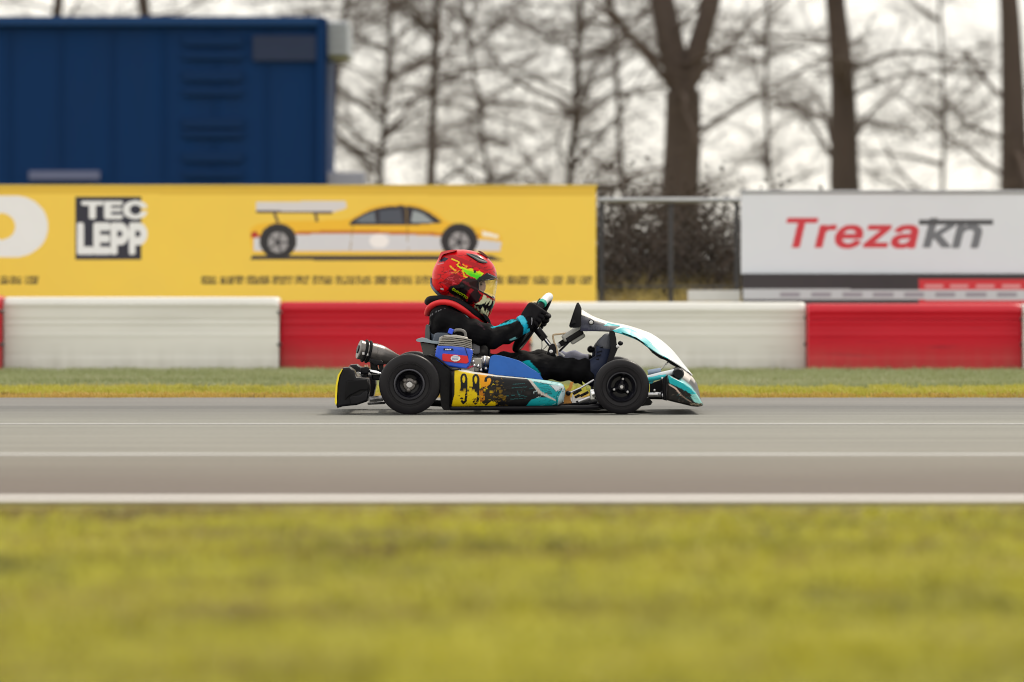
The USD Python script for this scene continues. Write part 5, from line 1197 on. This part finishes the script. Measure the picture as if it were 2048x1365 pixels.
hc.line(Z1([(455, 242), (520, 270), (570, 290), (590, 315), (550, 345)]), (240, 196, 20), 3.0)
hc.line(Z1([(640, 430), (680, 540), (725, 560)]), (236, 200, 16), 3.2)
hc.line(Z1([(640, 330), (690, 365), (720, 370), (700, 395)]), (236, 160, 20), 2.2)
hc.line(Z1([(430, 360), (490, 420), (540, 450)]), (238, 180, 30), 3.2); hc.line(Z1([(460, 475), (530, 485), (590, 440)]), (232, 160, 40), 1.4)
hc.oval(850 + 855 / 8.531, 490 + 460 / 8.531, 2.6, 2.6, (24, 24, 28))
hc.poly(Z1([(880, 606), (920, 560), (1060, 482), (1225, 545), (1232, 580), (1080, 590), (960, 610), (905, 660)]), (16, 16, 20))
hc.line(Z1([(1080, 496), (1210, 556)]), (150, 152, 160), 1.0)
hc.poly(Z1([(860, 1000), (930, 960), (1000, 860), (1180, 900), (1230, 960), (1160, 1120), (1080, 1290), (960, 1230), (850, 1080)]), (150, 10, 20))
hc.poly(Z1([(870, 640), (915, 640), (905, 780), (960, 840), (930, 960), (850, 1010), (740, 1040), (890, 960)]), (20, 12, 16))
hc.poly(Z1([(850, 1010), (930, 985), (1010, 930), (1060, 960), (1190, 960), (1170, 1060), (1090, 1150), (1000, 1190), (900, 1130), (850, 1060)]), (10, 8, 10))
hc.poly(Z1([(905, 790), (960, 800), (1160, 890), (1170, 930), (1060, 900), (960, 850)]), (206, 24, 34))
hc.poly(Z1([(950, 790), (1010, 770), (1140, 850), (1120, 870), (1000, 800)]), (226, 220, 216))
IV = (222, 224, 186)
for q in ([(1000, 850), (1045, 870), (1060, 930), (1030, 990), (950, 1020), (850, 1018), (930, 980), (980, 920)], [(1075, 900), (1112, 920), (1110, 960), (1035, 1028), (1050, 960)], [(1125, 925), (1150, 950), (1130, 1010), (1082, 1048), (1105, 985)],
          [(1165, 940), (1198, 975), (1190, 1010), (1165, 1045), (1172, 990)], [(850, 1030), (880, 1060), (862, 1092), (846, 1080)], [(905, 1055), (930, 1110), (912, 1145), (890, 1135)], [(985, 1040), (1002, 1080), (1022, 1150), (985, 1190), (940, 1160), (955, 1130), (968, 1090)], [(1058, 1090), (1066, 1120), (1030, 1215), (1005, 1200)], [(1088, 1120), (1096, 1150), (1060, 1245), (1032, 1225)]):
    hc.poly(Z1(q), IV); hc.line(Z1([q[0], q[len(q) // 2]]), (188, 192, 150), .5)
hc.line(Z1([(860, 1090), (960, 1190), (1060, 1270)]), (214, 20, 30), 2.2)
hc.text('DUDOTTO', 850 + 462 / 8.531, 490 + 768 / 8.531, 4.6, (206, 240, 20), rot=-32, squeeze=1.12, stroke=3)
hc.poly(Z1([(265, 740), (320, 745), (325, 780), (275, 765)]), (214, 200, 206))
PORT = Polygon(Z1([(914, 640), (960, 610), (1080, 596), (1228, 584), (1240, 700), (1190, 880), (1150, 905), (1060, 850), (960, 800), (915, 770)]))
def flip(v):
    q = v.copy(); far = q[:, 1] > yc; q[:, 1] = yc; return q
pxh, pyh = PX(flip(hv))
fcn = np.stack([pxh[ico.faces].mean(1), pyh[ico.faces].mean(1)], 1)
inport = shapely.contains_xy(PORT, fcn[:, 0], fcn[:, 1])
outer = trimesh.Trimesh(hv, ico.faces[~inport], process=False)
inner_v = shell(U, -.008)
neck = U[:, 2] < -.55
helmet_paint = M('helmet_print', rough=0.3, paint=True, var=.10, vscale=30, coat=.32, rvar=.05, level=.08)
# print is read at the middle plane so both flanks carry it
def hp(v): return hc.on(flip(v), .70)
hel = obj('helmet', outer, helmet_paint, man, smooth=True, paint=hp)
keep_in = ~inport & ~(neck[ico.faces].all(1))
obj('helmet_lining', trimesh.Trimesh(inner_v, ico.faces[keep_in][:, ::-1], process=False), nb_blk, hel, smooth=True)
visor_m = usdkit.material(stage, '/World/Looks/visor', {'t': ('transparent_bsdf', {'color': (.93, .95, .96)}), 'g': ('glossy_bsdf', {'roughness': .05, 'color': (1, 1, 1)}), 'lw': ('layer_weight', {'blend': .5}), 'pw': ('math', {'math_type': 'power', 'value2': 4.0}), 'ma': ('math', {'math_type': 'multiply_add', 'value2': .55, 'value3': .05}), 'm': ('mix_closure', {})},
    [('lw.facing', 'pw.value1'), ('pw.value', 'ma.value1'), ('ma.value', 'm.fac'), ('t.BSDF', 'm.closure1'), ('g.BSDF', 'm.closure2')], surface='m.closure')
vs = PORT.buffer(1.2)
inv = shapely.contains_xy(vs, fcn[:, 0], fcn[:, 1])
obj('visor', trimesh.Trimesh(shell(U, .0035), ico.faces[inv], process=False), visor_m, hel, smooth=True)
# rim of the eye port on both sides
pe = resample(np.array(PORT.exterior.coords)[:-1], 60, True)
pe = pe[(pe[:, 0] < 989)]
def on_shell(px_, py_, side, grow):
    d = np.stack([(px_ - HC[0]), -(py_ - HC[1])], 1) * (20 + yc) / FOC
    th = np.arctan2(d[:, 1], d[:, 0]); r_ = np.hypot(d[:, 0], d[:, 1]); R_ = np.interp(th, ang, rad)
    s = np.clip(r_ / R_, 0, .999) ** (1 / .80); dy = np.sqrt(1 - s ** 2)
    return shell(np.stack([np.cos(th) * s, side * dy, np.sin(th) * s], 1), grow)
for sd in (-1, 1):
    k0 = int(np.argmax(np.hypot(*(np.roll(pe, -1, 0) - pe).T))) + 1
    q = np.roll(pe, -k0, 0)
    obj('visor_seal', tube(on_shell(q[:, 0], q[:, 1], sd, .001), .0028, 8), blk, hel, smooth=60)
    pv = np.array(Z1([(640, 712)]))
    c = on_shell(pv[:, 0], pv[:, 1], sd, .002)[0]
    obj('visor_pivot', ball(c, [.010, .005, .010]), blk, hel, smooth=True)
    tr = catmull(np.array([(863.6, 556), (865, 570), (873, 582), (884, 591), (900, 596.5), (914, 600), (926, 606)]), 6)
    obj('lower_trim', tube(on_shell(tr[:, 0], np.minimum(tr[:, 1], 606), sd, .004), [.004, .007, .008, .006, .004], 10), M('trim_grey_%d' % (sd + 1), (.10, .12, .16), .35), hel, smooth=60)
    vt = smooth_poly(Z1([(700, 165), (850, 182), (1000, 264), (1060, 314), (935, 308), (805, 230)]), 6)
    vp = on_shell(vt[:, 0], vt[:, 1], sd, .004); vc = vp.mean(0)
    obj('top_vent', skin([vp - [0, 0, 0], vc + (vp - vc) * .8 + [0, sd * .003, .003], vc + (vp - vc) * .1 + [0, sd * .002, .002]]), M('vent_dark_%d' % (sd + 1), (.012, .013, .016), .6), hel, smooth=40)
obj('crown_vent', prism(smooth_poly([(956, 502.5), (962, 503), (971, 509), (977, 515.5), (972, 514), (962, 508)], 4), .495, .565, .002), M('vent_red', (.10, .02, .02), .4), hel, smooth=35)
obj('rear_spoiler', prism(smooth_poly([(881.5, 505.8), (890, 502.4), (905, 500), (914, 501), (905, 504), (893, 507), (885, 510.5), (880, 520), (877, 518)], 4), .455, .605, .004), M('spoiler_red', (.50, .02, .03), .2, coat=.8), hel, smooth=40)

# ---- gloves
glove_m = M('glove_black', (.006, .0055, .007), .7, var=.3, vscale=40, bump=.2, bscale=500, level=.10)
def glove(side):
    grip = ringpt(-1.35 if side < 0 else 1.35)           # where the hand closes on the rim
    tang = ringpt(-1.27 if side < 0 else 1.27) - ringpt(-1.43 if side < 0 else 1.43); tang /= np.linalg.norm(tang)
    if tang[2] < 0: tang = -tang
    outw = (grip - ctr) / np.linalg.norm(grip - ctr)
    fwd = np.cross(tang, outw); fwd = fwd if fwd[0] > 0 else -fwd     # ahead of the wheel plane
    o = lambda a, b, c: grip + tang * a + outw * b + fwd * c
    wrist = P(1052, 647, .365) if side < 0 else P(1052, 647, .69)
    ms = [hull_n([(wrist, .029), (o(-.022, .018, -.030), .021), (o(.026, .018, -.030), .021)]), hull_n([(o(-.026, .022, -.026), .0165), (o(.030, .022, -.026), .017), (o(-.028, .024, .010), .0125), (o(.032, .025, .012), .0125)])]
    for k, (t_, ln) in enumerate(((.034, 1.0), (.013, 1.08), (-.008, 1.02), (-.029, .86))):
        a, b, c, d_ = o(t_, .024, .008), o(t_ + .001, .016, .034 * ln), o(t_ + .001, -.012, .036 * ln), o(t_, -.027, .014)
        ms += [hull_n([(a, .0118), (b, .0110)], 14), hull_n([(b, .0110), (c, .0100)], 14), hull_n([(c, .0100), (d_, .0090)], 14)]
    th = [o(.030, .004, -.028), o(.050, -.016, -.026), o(.060, -.024, -.004)]
    ms += [hull_n([(th[0], .0135), (th[1], .0118)], 14), hull_n([(th[1], .0118), (th[2], .0100)], 14)]
    g = ms[0]
    for q in ms[1:]: g = g + q
    return to_tm(g, .0042, 5)
g1 = obj('glove', glove(-1), glove_m, man, smooth=True)
obj('glove_strap', tube([P(1063.5, 636, .335), P(1064, 642, .33), P(1063, 650, .335)], .0022, 6), M('strap_grey', (.2, .2, .22), .6), g1)
obj('glove', glove(1), glove_m, man, smooth=True)
cuff_m = M('cuff_turquoise', (.008, .36, .50), .6, var=.15, vscale=30, bump=.2, bscale=400)
for wy in (.372, .69):
    obj('cuff', lathe_axis([(.030, 0), (.0425, .1), (.0445, .5), (.0415, .92), (.030, 1)], P(1040, 652.5, wy - .005 * (1 if wy < .5 else -1)), P(1053, 646.5, wy), 28), cuff_m, man, smooth=40)

# ---- boots
boot_m = M('boot_navy', (.010, .015, .036), .6, var=.4, vscale=22, bump=.2, bscale=300, level=.2); toe_m = M('boot_toe', (.040, .043, .055), .6, var=.25, vscale=30, bump=.15, bscale=300); sole_m = M('boot_sole', (.005, .005, .006), .7, level=.12)
def boot(dy, dpx, dpy, ya):
    q = lambda a, b, y, r: J(a + dpx, b + dpy, y, r)
    b = hull_n([q(1176, 744, ya, .050), q(1186, 738, ya, .046)]) + hull_n([q(1186, 738, ya, .046), q(1194, 752, ya, .038), q(1206, 722, ya, .036)]) + hull_n([q(1206, 722, ya, .036), q(1212, 696, ya, .034), q(1204, 700, ya, .030)])
    t = to_tm(b, .008, 8); bo = obj('boot', t, boot_m, man, smooth=True)
    obj('toe_cap', to_tm(hull_n([q(1212, 694, ya, .0355), q(1215, 680, ya, .030), q(1207, 690, ya, .030)]), .006, 6), toe_m, bo, smooth=True)
    obj('sole', prism(smooth_poly([(1208 + dpx, 757 + dpy), (1216 + dpx, 736 + dpy), (1224 + dpx, 706 + dpy), (1229 + dpx, 686 + dpy), (1226 + dpx, 676 + dpy), (1222 + dpx, 690 + dpy), (1217 + dpx, 712 + dpy), (1208 + dpx, 738 + dpy), (1200 + dpx, 758 + dpy)], 4), ya - .034, ya + .034, .006, yref=ya), sole_m, bo, smooth=35)
    for k in range(5):
        a = P(1193 + 2.9 * k + dpx, 727 - 8 * k + dpy, ya - .036 + .002 * abs(k - 2)); obj('lace', tube([a + [-.016, .012, -.004], a + [0, -.002, 0], a + [.014, .014, .006]], .0024, 6), sole_m, bo)
boot(0, 0, 0, .42)
boot(0, -7, 6, .64)
obj('ankle_knob', ball(P(1182, 699, .60), [.018, .02, .017]), blk, man, smooth=True)
